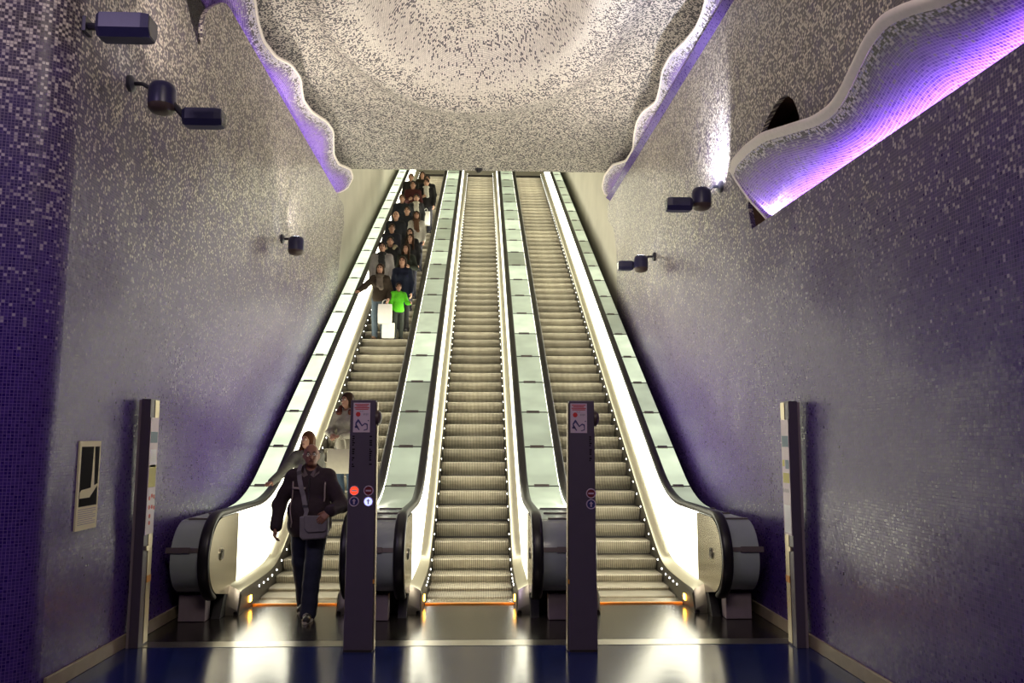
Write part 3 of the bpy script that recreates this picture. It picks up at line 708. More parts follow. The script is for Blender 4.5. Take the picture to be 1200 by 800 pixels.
# ================================================================== WALL LAMPS
def aim(o, d): o.rotation_euler = Vector(d).to_track_quat('-Z', 'Y').to_euler()
def flood_head(root, c, length, s, wd=0.16, hg=0.15, tilt=0.0):
    """chamfered box head; its glass front looks along s*x"""
    n = len(root.children)
    L2 = length/2; cz = c[2]
    mb = MB(); sec = [(-wd/2, -hg*0.15), (-wd*0.32, -hg/2), (wd*0.32, -hg/2), (wd/2, -hg*0.15), (wd/2, hg/2), (-wd/2, hg/2)]
    rings = []
    for t, k in ((-L2, 0.80), (-L2+0.03, 1.0), (L2-0.06, 1.0), (L2, 0.92)):
        rings.append([(c[0]+s*t, c[1]+a*k, cz+b*k+tilt*t) for a, b in sec])
    h = MB().loft(rings).build('flood_head', 'lamp_blue', root)
    MB().loft([[(c[0]+s*(L2+e), c[1]+a*k, cz+b*k+tilt*L2) for a, b in sec] for e, k in ((-0.002, 0.82), (0.004, 0.82))]).build('front_glass', 'lamp_glass', h)
    return h
def ball_lamp(name, plate, ball, label, head=None, headlen=0.30, wall_s=1, r=0.115):
    """plate on the wall, arm, capsule uplight and (optionally) a box head; wall_s=+1: wall on the left"""
    root = empty(name, plate); o = Vector(plate); rel = lambda p: Vector(p)-o
    b = rel(ball)
    MB().tube([(0, 0, 0), (wall_s*0.03, 0, 0), (wall_s*0.05, 0, 0)], [0.075, 0.075, 0.045], 14).build('wall_plate', 'lamp_dark', root, smooth=40)
    MB().tube([(wall_s*0.03, 0, 0), (wall_s*0.12, 0, 0), (b.x-wall_s*r*0.5, b.y, b.z+0.06)], 0.020, 8).build('arm', 'lamp_dark', root, smooth=True)
    k = r
    pr = [(-1.25, 0.35), (-1.12, 0.75), (-0.9, 0.95), (-0.6, 1.0)]
    MB().tube([(b.x, b.y, b.z+z*k) for z, _ in pr], [q*k for _, q in pr], 20).build('lower_cap', 'lamp_brown', root, smooth=50)
    pr = [(-0.6, 1.0), (0.6, 1.0), (0.95, 0.9), (1.12, 0.75)]
    MB().tube([(b.x, b.y, b.z+z*k) for z, _ in pr], [q*k*1.01 for _, q in pr], 20).build('lamp_body', 'lamp_blue', root, smooth=50)
    MB().tube([(b.x, b.y, b.z+1.10*k), (b.x, b.y, b.z+1.14*k)], 0.7*k, 18).build('lens', 'lamp_lens', root)
    if head:
        h = rel(head); MB().tube([(b.x+wall_s*r*0.8, b.y, b.z-r*0.4), (h.x-wall_s*headlen*0.45, h.y, h.z)], 0.028, 8).build('knuckle', 'lamp_dark', root)
        flood_head(root, h, headlen, wall_s)
    tag(root, label, 'wall lamp', 'blue spotlights on the mosaic walls'); return root
ball_lamp('wall_lamp', (XL+0.001, 7.10, 4.98), (-2.80, 6.943, 4.784), 'dark blue ball lamp with box head high on the left wall', head=(-2.46, 7.02, 4.63), headlen=0.34, wall_s=1)
ball_lamp('wall_lamp', (XL+0.001, 12.70, 4.95), (-2.85, 12.372, 4.763), 'small dark blue ball lamp alone far along the left wall', wall_s=1, r=0.12)
ball_lamp('wall_lamp', (XR-0.001, 9.80, 4.97), (2.62, 9.462, 4.71), 'dark blue ball lamp with box head under the bright streak on the right wall', head=(2.33, 9.40, 4.61), headlen=0.30, wall_s=-1)
ball_lamp('wall_lamp', (XR-0.001, 13.75, 4.97), (2.70, 13.621, 4.814), 'small dark blue ball lamp with box head farther along the right wall', head=(2.46, 13.75, 4.80), headlen=0.26, wall_s=-1, r=0.12)
root = empty('flood_lamp', (XL+0.001, 6.27, 5.08))
MB().box(0, 0.03, -0.06, 0.06, -0.06, 0.06).build('wall_plate', 'lamp_dark', root)
MB().tube([(0.02, 0, 0), (0.12, -0.06, -0.03), (0.24, -0.14, -0.07)], 0.03, 8).build('bracket', 'lamp_dark', root)
flood_head(root, (0.42, -0.22, -0.13), 0.40, 1, 0.19, 0.18)
tag(root, 'large dark blue box floodlight topmost on the left wall', 'flood lamp')
# light of those lamps
spot_light('uplight', (2.66, 9.50, 4.87), (2.976, 10.30, 6.0), 430, (0.88, 0.89, 1.0), 95, 1.0)
spot_light('uplight', (2.70, 13.621, 4.97), (0.6, 13.6, 8.0), 230, (1.0, 0.91, 0.76), 110, 0.9)
spot_light('uplight', (-2.80, 6.943, 4.94), (-1.2, 9.6, 8.0), 260, (1.0, 0.89, 0.78), 110, 0.9)
spot_light('uplight', (-2.85, 12.372, 4.92), (-1.0, 13.2, 8.0), 210, (1.0, 0.91, 0.76), 120, 0.9)
spot_light('flap_lamp', (3.04, 8.42, 4.20), (2.7, 7.4, 4.6), 14, (0.85, 0.75, 1.0), 120, 0.8, 0.03)
spot_light('uplight', (2.62, 9.40, 4.87), (-0.6, 11.6, 8.6), 320, (1.0, 0.93, 0.88), 70, 0.9)
spot_light('uplight', (-2.80, 12.44, 4.93), (-3.16, 15.6, 6.9), 260, (1.0, 0.93, 0.80), 48, 1.0)
# small dome camera under the ceiling lip
dc = empty('dome_camera', (-0.10, LIPY-0.10, LIPZ-0.0))
MB().tube([(0, 0, 0.03), (0, 0, -0.02)], [0.10, 0.085], 16).build('mount', 'lamp_dark', dc, smooth=40)
MB().ball((0, 0, -0.02), 0.062, 14, 8).build('dome', 'rubber_black', dc, smooth=True)
tag(dc, 'tiny dark dome camera under the middle of the ceiling edge', 'camera')

# ================================================================== PEOPLE
class Field:
    def __init__(s, lo, hi, h):
        s.lo = np.array(lo, np.float32); s.h = h
        s.n = np.ceil((np.array(hi)-s.lo)/h).astype(int)+1
        s.ax = [s.lo[i]+h*np.arange(s.n[i], dtype=np.float32) for i in range(3)]
        s.D = np.full(tuple(s.n), 0.5, np.float32)
    def block(s, lo, hi):
        sl = []
        for i in range(3):
            a = max(0, int((lo[i]-s.lo[i])/s.h)-1); b = min(s.n[i], int((hi[i]-s.lo[i])/s.h)+3)
            if a >= b: return None, None
            sl.append(slice(a, b))
        X, Y, Z = np.meshgrid(s.ax[0][sl[0]], s.ax[1][sl[1]], s.ax[2][sl[2]], indexing='ij')
        return tuple(sl), np.stack([X, Y, Z], -1)
    @staticmethod
    def cone(P, a, b, ra, rb):
        a = np.array(a, np.float32); b = np.array(b, np.float32); ba = b-a; t = np.clip(((P-a)@ba)/max(1e-9, float(ba@ba)), 0, 1)
        return np.linalg.norm(P-a-t[..., None]*ba, axis=-1)-(ra+(rb-ra)*t)
    @staticmethod
    def ell(P, c, r, R=None):
        q = P-np.array(c, np.float32)
        if R is not None: q = q@R
        r = np.array(r, np.float32); k0 = np.linalg.norm(q/r, axis=-1); k1 = np.linalg.norm(q/(r*r), axis=-1)+1e-9
        return k0*(k0-1)/k1
    def add(s, prims, k=0.03, inflate=0.0):
        for p in prims:
            m = 0.08+k
            if p[0] == 'c':
                _, a, b, ra, rb = p[:5]; rm = max(ra, rb)+inflate+m
                sl, P = s.block(np.minimum(a, b)-rm, np.maximum(a, b)+rm)
                if sl is None: continue
                d = s.cone(P, a, b, ra+inflate, rb+inflate)
            else:
                _, c, r, R = p; rm = max(r)+inflate+m; sl, P = s.block(np.array(c)-rm, np.array(c)+rm)
                if sl is None: continue
                d = s.ell(P, c, [q+inflate for q in r], R)
            D = s.D[sl]; kk = p[5] if len(p) > 5 else k
            h = np.clip(0.5+0.5*(D-d)/kk, 0, 1); s.D[sl] = D*(1-h)+d*h-kk*h*(1-h)
        return s
    def cut(s, prims, k=0.01):
        for p in prims:
            if p[0] == 'z<': s.D = np.maximum(s.D, (s.ax[2]-p[1])[None, None, :])
            elif p[0] == 'z>': s.D = np.maximum(s.D, (p[1]-s.ax[2])[None, None, :])
            else:
                _, c, r, R = p; sl, P = s.block(np.array(c)-max(r)-0.05, np.array(c)+max(r)+0.05)
                if sl is None: continue
                s.D[sl] = np.maximum(s.D[sl], -s.ell(P, c, r, R))
        return s
    def wrinkle(s, amp, f=26.0):
        X, Y, Z = np.meshgrid(*s.ax, indexing='ij')
        s.D += amp*(np.sin(f*Z+9*X+3*np.sin(7*Y+5*Z))*0.6+np.sin(f*0.55*Z-14*X+8*Y)*0.4); return s
    def net(s):
        D = s.D; n = D.shape; S = D < 0
        c = np.zeros((n[0]-1, n[1]-1, n[2]-1), np.int8)
        for i in (0, 1):
            for j in (0, 1):
                for k in (0, 1): c += S[i:n[0]-1+i, j:n[1]-1+j, k:n[2]-1+k]
        act = (c > 0) & (c < 8); I = np.argwhere(act); idx = np.full(act.shape, -1, np.int64); idx[act] = np.arange(len(I))
        acc = np.zeros((len(I), 3)); cnt = np.zeros(len(I))
        co = [(i, j, k) for i in (0, 1) for j in (0, 1) for k in (0, 1)]
        for a in co:
            for ax in range(3):
                if a[ax]: continue
                b = list(a); b[ax] = 1
                da = D[I[:, 0]+a[0], I[:, 1]+a[1], I[:, 2]+a[2]]; db = D[I[:, 0]+b[0], I[:, 1]+b[1], I[:, 2]+b[2]]
                m = (da < 0) != (db < 0); t = np.where(m, da/np.where(m, da-db, 1), 0)
                p = np.array(a, float)[None]+t[:, None]*(np.array(b)-np.array(a))[None]
                acc[m] += p[m]; cnt[m] += 1
        V = (I+acc/np.maximum(cnt, 1)[:, None])*s.h+s.lo
        F = []
        for ax in range(3):
            o1, o2 = (ax+1) % 3, (ax+2) % 3
            sa = [slice(None)]*3; sb = [slice(None)]*3; sa[ax] = slice(0, n[ax]-1); sb[ax] = slice(1, n[ax])
            A, B = S[tuple(sa)], S[tuple(sb)]; E = np.argwhere(A != B)
            ok = (E[:, o1] > 0) & (E[:, o1] < n[o1]-1) & (E[:, o2] > 0) & (E[:, o2] < n[o2]-1); E = E[ok]
            ins = A[tuple(E.T)]
            q = []
            for d1, d2 in ((0, 0), (-1, 0), (-1, -1), (0, -1)):
                e = E.copy(); e[:, o1] += d1; e[:, o2] += d2; q.append(idx[tuple(e.T)])
            Q = np.stack(q, 1); Q[~ins] = Q[~ins][:, ::-1]; F.append(Q)
        return V, np.concatenate(F)
def net_object(name, field, S, mat, parent=None, extra=None, smooth_iter=1):
    V, F = field.net()
    v = [tuple(p) for p in (V*S).tolist()]; f = F.tolist()
    if extra:
        b = len(v); v += [tuple(c*S for c in p) for p in extra.v]; f += [tuple(b+i for i in q) for q in extra.f]
    me = bpy.data.meshes.new(name); me.from_pydata(v, [], f); me.materials.append(MATS[mat]); me.shade_smooth()
    return link(name, me, parent)
def Rz(a): c, s = math.cos(a), math.sin(a); return np.array([[c, -s, 0], [s, c, 0], [0, 0, 1]], np.float32)

_cloth = {}
def cloth(col, rough=0.85, noise=0.25, scale=30):
    k = tuple(round(c, 3) for c in col)
    if k not in _cloth:
        n = 'cloth_%d' % len(_cloth); simple(n, col, rough, noise=noise, nscale=scale, bump=0.15, spec=0.25); _cloth[k] = n
    return _cloth[k]
simple('skin_brown', (0.30, 0.135, 0.085), 0.5, noise=0.12, nscale=14)
simple('skin_fair', (0.50, 0.28, 0.19), 0.5, noise=0.12, nscale=14)
simple('skin_tan', (0.36, 0.19, 0.125), 0.5, noise=0.12, nscale=14)
simple('hair_black', (0.012, 0.009, 0.008), 0.6, noise=0.4, nscale=60, stretch=(4, 4, 0.4), spec=0.2)
simple('hair_brown', (0.032, 0.014, 0.007), 0.6, noise=0.5, nscale=60, stretch=(4, 4, 0.4), bump=0.15, spec=0.2)
simple('hair_red', (0.085, 0.030, 0.011), 0.6, noise=0.5, nscale=60, stretch=(4, 4, 0.4), bump=0.15, spec=0.2)
simple('hair_grey', (0.22, 0.20, 0.18), 0.6, noise=0.3, nscale=60)
simple('eye_white', (0.7, 0.68, 0.65), 0.25)
simple('eye_dark', (0.01, 0.008, 0.008), 0.2)
simple('lip_pink', (0.30, 0.09, 0.08), 0.45)
simple('lip_brown', (0.12, 0.045, 0.035), 0.45)
simple('glasses_metal', (0.5, 0.47, 0.42), 0.25, metal=0.9)
simple('sole_pale', (0.45, 0.42, 0.38), 0.6)
simple('shoe_dark', (0.02, 0.018, 0.02), 0.5, noise=0.3)
simple('shoe_brown', (0.10, 0.05, 0.025), 0.5, noise=0.3)
simple('bag_white', (0.78, 0.76, 0.72), 0.55, noise=0.06, nscale=12, bump=0.2)
simple('bag_grey', (0.19, 0.17, 0.19), 0.7, noise=0.15, nscale=30)
simple('bag_cream', (0.45, 0.42, 0.33), 0.55, noise=0.12, nscale=14)
simple('fur_brown', (0.10, 0.025, 0.012), 0.9, noise=0.6, nscale=90, bump=0.6)

def hand(mb, prims, wrist, d, n, side, curl=0.5, thumb_out=0.5):
    """palm prims into the body field; five finger tubes into mb. d: along fingers, n: palm normal, side: toward the thumb"""
    W = Vector(wrist); d = Vector(d).normalized(); n = Vector(n); n = (n-d*n.dot(d)).normalized(); s = Vector(side); s = (s-d*s.dot(d)-n*s.dot(n)).normalized()
    for k in (-0.022, 0.0, 0.020):
        prims.append(('c', tuple(W+s*k*0.6), tuple(W+d*0.088+s*k*1.15), 0.020, 0.0165))
    for i, (off, L) in enumerate(((0.030, 0.070), (0.010, 0.078), (-0.010, 0.073), (-0.029, 0.058))):
        p = W+d*0.075+s*off; q = [p]; dirv = d.copy(); a = 0.0
        for seg, fr in ((0, 0.35), (1, 0.42), (2, 0.32), (3, 0.26)):
            if seg: a += curl*(0.9 if seg == 1 else 0.75)
            dirv = d*math.cos(a)+n*math.sin(a); p = p+dirv*L*fr*(1.0 if seg else 0.6); q.append(p)
        mb.tube(q, [0.0105, 0.0100, 0.0094, 0.0086, 0.0058], 7)
    p = W+d*0.028+s*0.026; q = [p]; t = (d*0.75+s*thumb_out+n*0.35).normalized()
    for k, L in enumerate((0.028, 0.030, 0.024)):
        p = p+t*L; q.append(p); t = (t+n*0.25*curl+d*0.2).normalized()
    mb.tube(q, [0.0145, 0.0125, 0.0110, 0.0075], 7)

def person(label, x, y, z, h=1.7, rot=0.0, res=0.02, skin='skin_fair', hair='short', hair_mat='hair_black', top=(0.02, 0.02, 0.022), legs=(0.02, 0.02, 0.03),
           fat=0.0, hem=0.80, head_yaw=0.0, head_tilt=0.0, le=None, lw=None, re=None, rw=None, lf=(0.095, 0.0), rf=(-0.095, 0.0), lfz=0.0, rfz=0.0, shoe='shoe_dark', scarf=None, collar=None,
           lhand=None, rhand=None, glasses=False, detail=False, coat_open=None, group=None, fem=False, hood=None, sleeve_end=0.0, lean=0.0):
    S = h/1.75; R = Rz(head_yaw)
    sw = 0.150 if fem else 0.172
    le = le or (sw+0.058, 0.03, 1.14); lw = lw or (sw+0.062, -0.06, 0.90); re = re or (-sw-0.058, 0.03, 1.14); rw = rw or (-sw-0.062, -0.06, 0.90)
    HC = np.array([0, -0.012+lean*-0.3, 0])
    def hp(p): q = np.array(p, np.float32); q = q@R.T; return tuple(q+HC)
    sh = [(sw, 0.0, 1.405), (-sw, 0.0, 1.405)]
    def knee(hip, ank): return (hip[0]*0.5+ank[0]*0.5+0.01*np.sign(hip[0]), (hip[1]+ank[1])/2-0.05-abs(ank[1])*0.08, 0.50+ank[2]*0.5)
    hl, hr = (0.088, 0, 0.92), (-0.088, 0, 0.92); al, ar = (lf[0], lf[1]+0.03, 0.085+lfz), (rf[0], rf[1]+0.03, 0.085+rfz)
    kl, kr = knee(hl, al), knee(hr, ar)
    # --- body
    B = [('e', hp((0, 0.0, 1.640)), (0.075, 0.094, 0.102), R), ('e', hp((0, -0.030, 1.578)), (0.055, 0.064, 0.066), R), ('e', hp((0, -0.055, 1.545)), (0.034, 0.036, 0.024), R),
         ('c', hp((0, -0.086, 1.635)), hp((0, -0.112, 1.602)), 0.010, 0.0145, 0.012), ('c', hp((0.032, -0.083, 1.66)), hp((-0.032, -0.083, 1.66)), 0.012, 0.012, 0.015),
         ('c', hp((0.018, -0.092, 1.571)), hp((-0.018, -0.092, 1.571)), 0.0095, 0.0095, 0.012),
         ('e', hp((0.077, 0.008, 1.618)), (0.011, 0.021, 0.032), R), ('e', hp((-0.077, 0.008, 1.618)), (0.011, 0.021, 0.032), R),
         ('c', (0, 0.02, 1.40), hp((0, 0.012, 1.57)), 0.060, 0.052),
         ('e', (0, 0, 1.28), (0.150+fat*0.5, 0.095+fat*0.5, 0.19), None), ('e', (0, -fat*0.5, 1.08), (0.135+fat, 0.095+fat, 0.16), None), ('e', (0, 0, 0.94), (0.150+fat*0.6, 0.105+fat*0.6, 0.12), None),
         ('c', sh[0], sh[1], 0.050, 0.050), ('c', sh[0], (0, 0.02, 1.46), 0.045, 0.05), ('c', sh[1], (0, 0.02, 1.46), 0.045, 0.05)]
    for s_, e_, w_ in ((sh[0], le, lw), (sh[1], re, rw)): B += [('c', s_, e_, 0.052, 0.041), ('c', e_, w_, 0.040, 0.027)]
    for h_, k_, a_, f_2 in ((hl, kl, al, lf), (hr, kr, ar, rf)):
        B += [('c', h_, k_, 0.080, 0.054), ('c', k_, a_, 0.054, 0.036), ('c', (a_[0], a_[1]+0.02, a_[2]-0.045), (a_[0]*1.1, a_[1]-0.17, a_[2]-0.055), 0.034, 0.026)]
    fm = MB(); hp_ = []
    for (e_, w_, hd, sgn_) in ((le, lw, lhand, 1), (re, rw, rhand, -1)):
        d = Vector(w_)-Vector(e_); hd = hd or {}
        hand(fm, hp_, w_, hd.get('d', d), hd.get('n', (-sgn_, 0, 0)), hd.get('s', (0, -1, 0.1)), hd.get('curl', 0.45))
    ptsx = [p[i] for p in (le, lw, re, rw) for i in (0,)]; ptsy = [p[1] for p in (le, lw, re, rw)]+[lf[1], rf[1]]
    lo = (min(ptsx)-0.2, min(ptsy)-0.32, -0.04+min(0, lfz, rfz)); hi = (max(ptsx)+0.2, max(ptsy)+0.30, 1.80)
    F = Field(lo, hi, res if detail else res*0.9).add(B, 0.028).add(hp_, 0.012)
    root = net_object('person', F, S, skin, None, fm)
    # --- jacket or pullover
    infl = 0.012 if not detail else 0.014
    J = [('e', (0, 0.005, 1.27), (0.168+fat*0.6, 0.112+fat*0.6, 0.20), None), ('e', (0, -fat*0.5, 1.06), (0.155+fat, 0.112+fat, 0.19), None), ('e', (0, 0, 0.92), (0.170+fat*0.8, 0.125+fat*0.7, 0.18), None),
         ('c', sh[0], sh[1], 0.058, 0.058), ('c', sh[0], (0, 0.02, 1.455), 0.054, 0.062), ('c', sh[1], (0, 0.02, 1.455), 0.054, 0.062), ('c', (0, 0.02, 1.42), (0, 0.005, 1.485), 0.078, 0.068)]
    if hem < 0.75: J += [('e', (0, 0, 0.78), (0.185, 0.15, 0.26), None)]
    if fem: J += [('e', (0.065, -0.085, 1.27), (0.06, 0.05, 0.065), None), ('e', (-0.065, -0.085, 1.27), (0.06, 0.05, 0.065), None)]
    for s_, e_, w_ in ((sh[0], le, lw), (sh[1], re, rw)):
        wv = Vector(w_); ev = Vector(e_); we = ev+(wv-ev)*(0.93-sleeve_end); J += [('c', s_, e_, 0.060+fat*0.12, 0.053+fat*0.1), ('c', e_, tuple(we), 0.052+fat*0.1, 0.040+fat*0.12)]
    Fj = Field((lo[0], lo[1], 0.45), (hi[0], hi[1], 1.58), res).add(J, 0.035, infl)
    if fat or detail: Fj.wrinkle(0.0045)
    else: Fj.wrinkle(0.004, 20)
    Fj.cut([('z>', hem), ('e', hp((0, -0.035, 1.55)), (0.072, 0.085, 0.085), None)])
    jk = net_object('jacket', Fj, S, cloth(top), root)
    # --- trousers
    Tt = [('e', (0, 0, 0.93), (0.155+fat*0.6, 0.112+fat*0.6, 0.13), None)]
    for h_, k_, a_ in ((hl, kl, al), (hr, kr, ar)):
        an = (a_[0], a_[1], a_[2]-0.02); Tt += [('c', h_, k_, 0.086+fat*0.30, 0.064+fat*0.32), ('c', k_, an, 0.064+fat*0.32, 0.056+fat*0.32)]
    Ft = Field((-0.45, lo[1], lo[2]), (0.45, hi[1], 1.1), res).add(Tt, 0.02, 0.008).wrinkle(0.004, 30)
    net_object('trousers', Ft, S, cloth(legs), root)
    # --- shoes
    for a_, fz in ((al, lfz), (ar, rfz)):
        sx_ = 1 if a_ is al else -1
        Fs = Field((a_[0]-0.12, a_[1]-0.30, fz-0.03), (a_[0]+0.12, a_[1]+0.14, fz+0.16), min(res, 0.012)).add(
            [('c', (a_[0], a_[1]+0.025, fz+0.045), (a_[0]+sx_*0.015, a_[1]-0.185, fz+0.035), 0.043, 0.037), ('c', (a_[0], a_[1]+0.01, fz+0.05), (a_[0], a_[1], fz+0.105), 0.045, 0.045)], 0.03).cut([('z>', fz+0.003)])
        sh_ = net_object('shoe', Fs, S, shoe, root)
        if detail:
            mb = MB(); n_ = 20; ring = lambda zz: [(sx_*0.008+a_[0]+0.049*math.cos(t)*(1.0-0.10*math.sin(t)), a_[1]-0.08-0.15*math.sin(t), zz) for t in np.linspace(0, 2*PI, n_, endpoint=False)]
            mb.loft([ring(fz+0.001), ring(fz+0.024)]); mb.v = [tuple(c*S for c in p) for p in mb.v]; mb.build('sole', 'sole_pale', sh_)
            mb = MB()
            for k in range(3): yy = a_[1]-0.07-0.035*k; mb.tube([(a_[0]-0.03, yy, fz+0.072-k*0.006), (a_[0], yy-0.005, fz+0.093-k*0.008), (a_[0]+0.03, yy, fz+0.072-k*0.006)], 0.005, 5)
            mb.v = [tuple(c*S for c in p) for p in mb.v]; mb.build('laces', 'sole_pale', sh_)
    # --- hair
    face = ('e', hp((0, -0.085, 1.600)), (0.066, 0.072, 0.088), R)
    if hair == 'bald': Hh_ = [('e', hp((0, 0.030, 1.618)), (0.079, 0.076, 0.070), R)]
    else: Hh_ = [('e', hp((0, 0.012, 1.656)), (0.088, 0.104, 0.104), R)]
    if hair == 'long':
        for s_ in (-1, 1): Hh_ += [('c', hp((s_*0.062, -0.005, 1.66)), hp((s_*0.082, -0.035, 1.50)), 0.034, 0.034), ('c', hp((s_*0.082, -0.035, 1.50)), hp((s_*0.105, -0.095, 1.32)), 0.034, 0.022)]
        Hh_ += [('c', hp((0, 0.06, 1.62)), hp((0, 0.095, 1.35)), 0.070, 0.055)]
    if hair == 'bob':
        for s_ in (-1, 1): Hh_ += [('c', hp((s_*0.062, 0.0, 1.66)), hp((s_*0.072, -0.01, 1.53)), 0.034, 0.032)]
        Hh_ += [('c', hp((0, 0.05, 1.62)), hp((0, 0.055, 1.52)), 0.065, 0.055)]
    Fh = Field((-0.24, -0.28, 1.25), (0.24, 0.26, 1.80), min(res, 0.014)).add(Hh_, 0.02).wrinkle(0.0025, 12).cut([face])
    if hair in ('short', 'bald'): Fh.cut([('e', hp((0, -0.12, 1.53)), (0.14, 0.115, 0.10), R)])
    if hair == 'bald': Fh.cut([('z<', 1.668)])
    net_object('hair', Fh, S, hair_mat, root)
    # --- eyes, brows, lips
    def scaled(mb): mb.v = [tuple(c*S for c in p) for p in mb.v]; return mb
    for s_ in (-1, 1):
        ey = scaled(MB().ball(hp((s_*0.030, -0.0865, 1.638)), 0.0115 if detail else 0.0135, 10, 8)).build('eye', 'eye_white' if detail else 'eye_dark', root, smooth=True)
        if detail: scaled(MB().ball(hp((s_*0.030, -0.0945, 1.637)), 0.0055, 8, 6)).build('iris', 'eye_dark', ey, smooth=True)
        scaled(MB().tube([hp((s_*0.013, -0.099, 1.657)), hp((s_*0.030, -0.100, 1.664)), hp((s_*0.048, -0.088, 1.657))], [0.004, 0.006, 0.003], 5)).build('eyebrow', hair_mat, root)
    mb = MB(); mb.tube([hp((-0.023, -0.0985, 1.571)), hp((0, -0.1045, 1.573)), hp((0.023, -0.0985, 1.571))], [0.003, 0.0062, 0.003], 6)
    mb.v = [tuple(c*S for c in p) for p in mb.v]; mb.build('lips', 'lip_brown' if skin == 'skin_brown' else 'lip_pink', root, smooth=True)
    if glasses:
        mb = MB()
        for s_ in (-1, 1):
            mb.tube([hp((s_*0.033+0.022*math.cos(t), -0.112, 1.636+0.015*math.sin(t))) for t in np.linspace(0, 2*PI, 17)], 0.0024, 5)
            mb.tube([hp((s_*0.055, -0.110, 1.64)), hp((s_*0.083, -0.07, 1.642)), hp((s_*0.088, 0.01, 1.64))], 0.0024, 5)
        mb.tube([hp((-0.011, -0.112, 1.638)), hp((0, -0.116, 1.642)), hp((0.011, -0.112, 1.638))], 0.0024, 5)
        mb.v = [tuple(c*S for c in p) for p in mb.v]; mb.build('glasses', 'glasses_metal', root)
    if scarf:
        Fs = Field((-0.2, -0.26, 1.05), (0.2, 0.22, 1.62), min(res, 0.016)).add([('e', (0, -0.01, 1.465), (0.118, 0.118, 0.062), None), ('c', (0.03, -0.13, 1.44), (0.05, -0.15, 1.16), 0.045, 0.05), ('c', (-0.03, -0.13, 1.44), (-0.02, -0.155, 1.22), 0.04, 0.045)], 0.03).wrinkle(0.006, 50)
        net_object('scarf', Fs, S, cloth(scarf), root)
    if collar:
        mb = MB()
        for s_ in (-1, 1):
            P = [(s_*0.012, -0.105, 1.425), (s_*0.050, -0.112, 1.40), (s_*0.098, -0.075, 1.445), (s_*0.088, 0.02, 1.515), (s_*0.066, 0.0, 1.520), (s_*0.052, -0.06, 1.49)]
            mb.loft([[tuple(np.array(p)+np.array(HC)*0) for p in P], [(p[0]*1.02, p[1]-0.010, p[2]+0.004) for p in P]])
        mb.v = [tuple(c*S for c in p) for p in mb.v]; mb.build('collar', cloth(collar), root)
    if hood:
        Fs = Field((-0.25, -0.25, 1.3), (0.25, 0.3, 1.65), min(res, 0.016)).add([('c', (0.10, -0.09, 1.44), (0.13, 0.03, 1.50), 0.045, 0.05), ('c', (-0.10, -0.09, 1.44), (-0.13, 0.03, 1.50), 0.045, 0.05), ('c', (0.12, 0.03, 1.50), (-0.12, 0.03, 1.50), 0.05, 0.05), ('c', (0.1, 0.09, 1.48), (-0.1, 0.09, 1.48), 0.055, 0.055)], 0.03).wrinkle(0.006, 70).cut([('e', hp((0, -0.02, 1.60)), (0.082, 0.10, 0.14), R)])
        net_object('hood_fur', Fs, S, hood, root)
    root.location = (x, y, z); root.rotation_euler = (0, 0, rot)
    tag(root, label, 'person', group)
    return root, S
def strip_on(root, S, pts, r, mat, name):
    mb = MB().tube(pts, r, 6); mb.v = [tuple(c*S for c in p) for p in mb.v]; return mb.build(name, mat, root, smooth=True)

# --- the man walking off the left escalator
MAN = (-1.815, 8.93, 0.0)
man, S = person('balding man in a dark plum jacket and jeans walking off the left escalator', *MAN, h=1.79, rot=0.02, res=0.0095, skin='skin_brown', hair='bald', hair_mat='hair_black',
       top=(0.042, 0.028, 0.034), legs=(0.026, 0.029, 0.055), fat=0.055, hem=0.80, head_yaw=0.16, glasses=True, detail=True, collar=(0.16, 0.125, 0.125),
       re=(-0.325, 0.05, 1.12), rw=(-0.325, -0.08, 0.89), le=(0.335, -0.05, 1.11), lw=(0.25, -0.315, 1.075),
       lf=(0.05, -0.22), rf=(-0.075, 0.26), lhand=dict(d=(-0.62, -0.42, -0.62), n=(-0.30, 0.75, -0.5), s=(-0.6, 0.0, 0.7), curl=0.35), rhand=dict(curl=0.6))
jacket_stripe = cloth((0.42, 0.34, 0.31), noise=0.1)
def on_front(x, z, fat=0.055, dy=0.022):          # point on the jacket's front surface
    best = 0
    for c, r in (((0, 0.005, 1.27), (0.182+fat*0.6, 0.126+fat*0.6, 0.214)), ((0, -fat*0.5, 1.06), (0.169+fat, 0.126+fat, 0.204)), ((0, 0, 0.92), (0.184+fat*0.8, 0.139+fat*0.7, 0.194))):
        q = 1-((x-c[0])/r[0])**2-((z-c[2])/r[2])**2
        if q > 0: best = min(best, c[1]-r[1]*math.sqrt(q))
    return (x, best-dy*0.6, z)
strip_on(man, S, [on_front(x, 1.295) for x in np.linspace(-0.16, -0.02, 8)], 0.014, jacket_stripe, 'chest_stripe')
strip_on(man, S, [on_front(-0.165+0.008*math.sin(k), z) for k, z in enumerate(np.linspace(1.36, 0.90, 10))], 0.007, jacket_stripe, 'piping')
strip_on(man, S, [on_front(0.165, z) for z in np.linspace(1.36, 1.16, 6)], 0.009, jacket_stripe, 'piping')
strip_on(man, S, [on_front(0.012, z) for z in np.linspace(1.40, 0.82, 12)], 0.006, 'shoe_dark', 'zip')
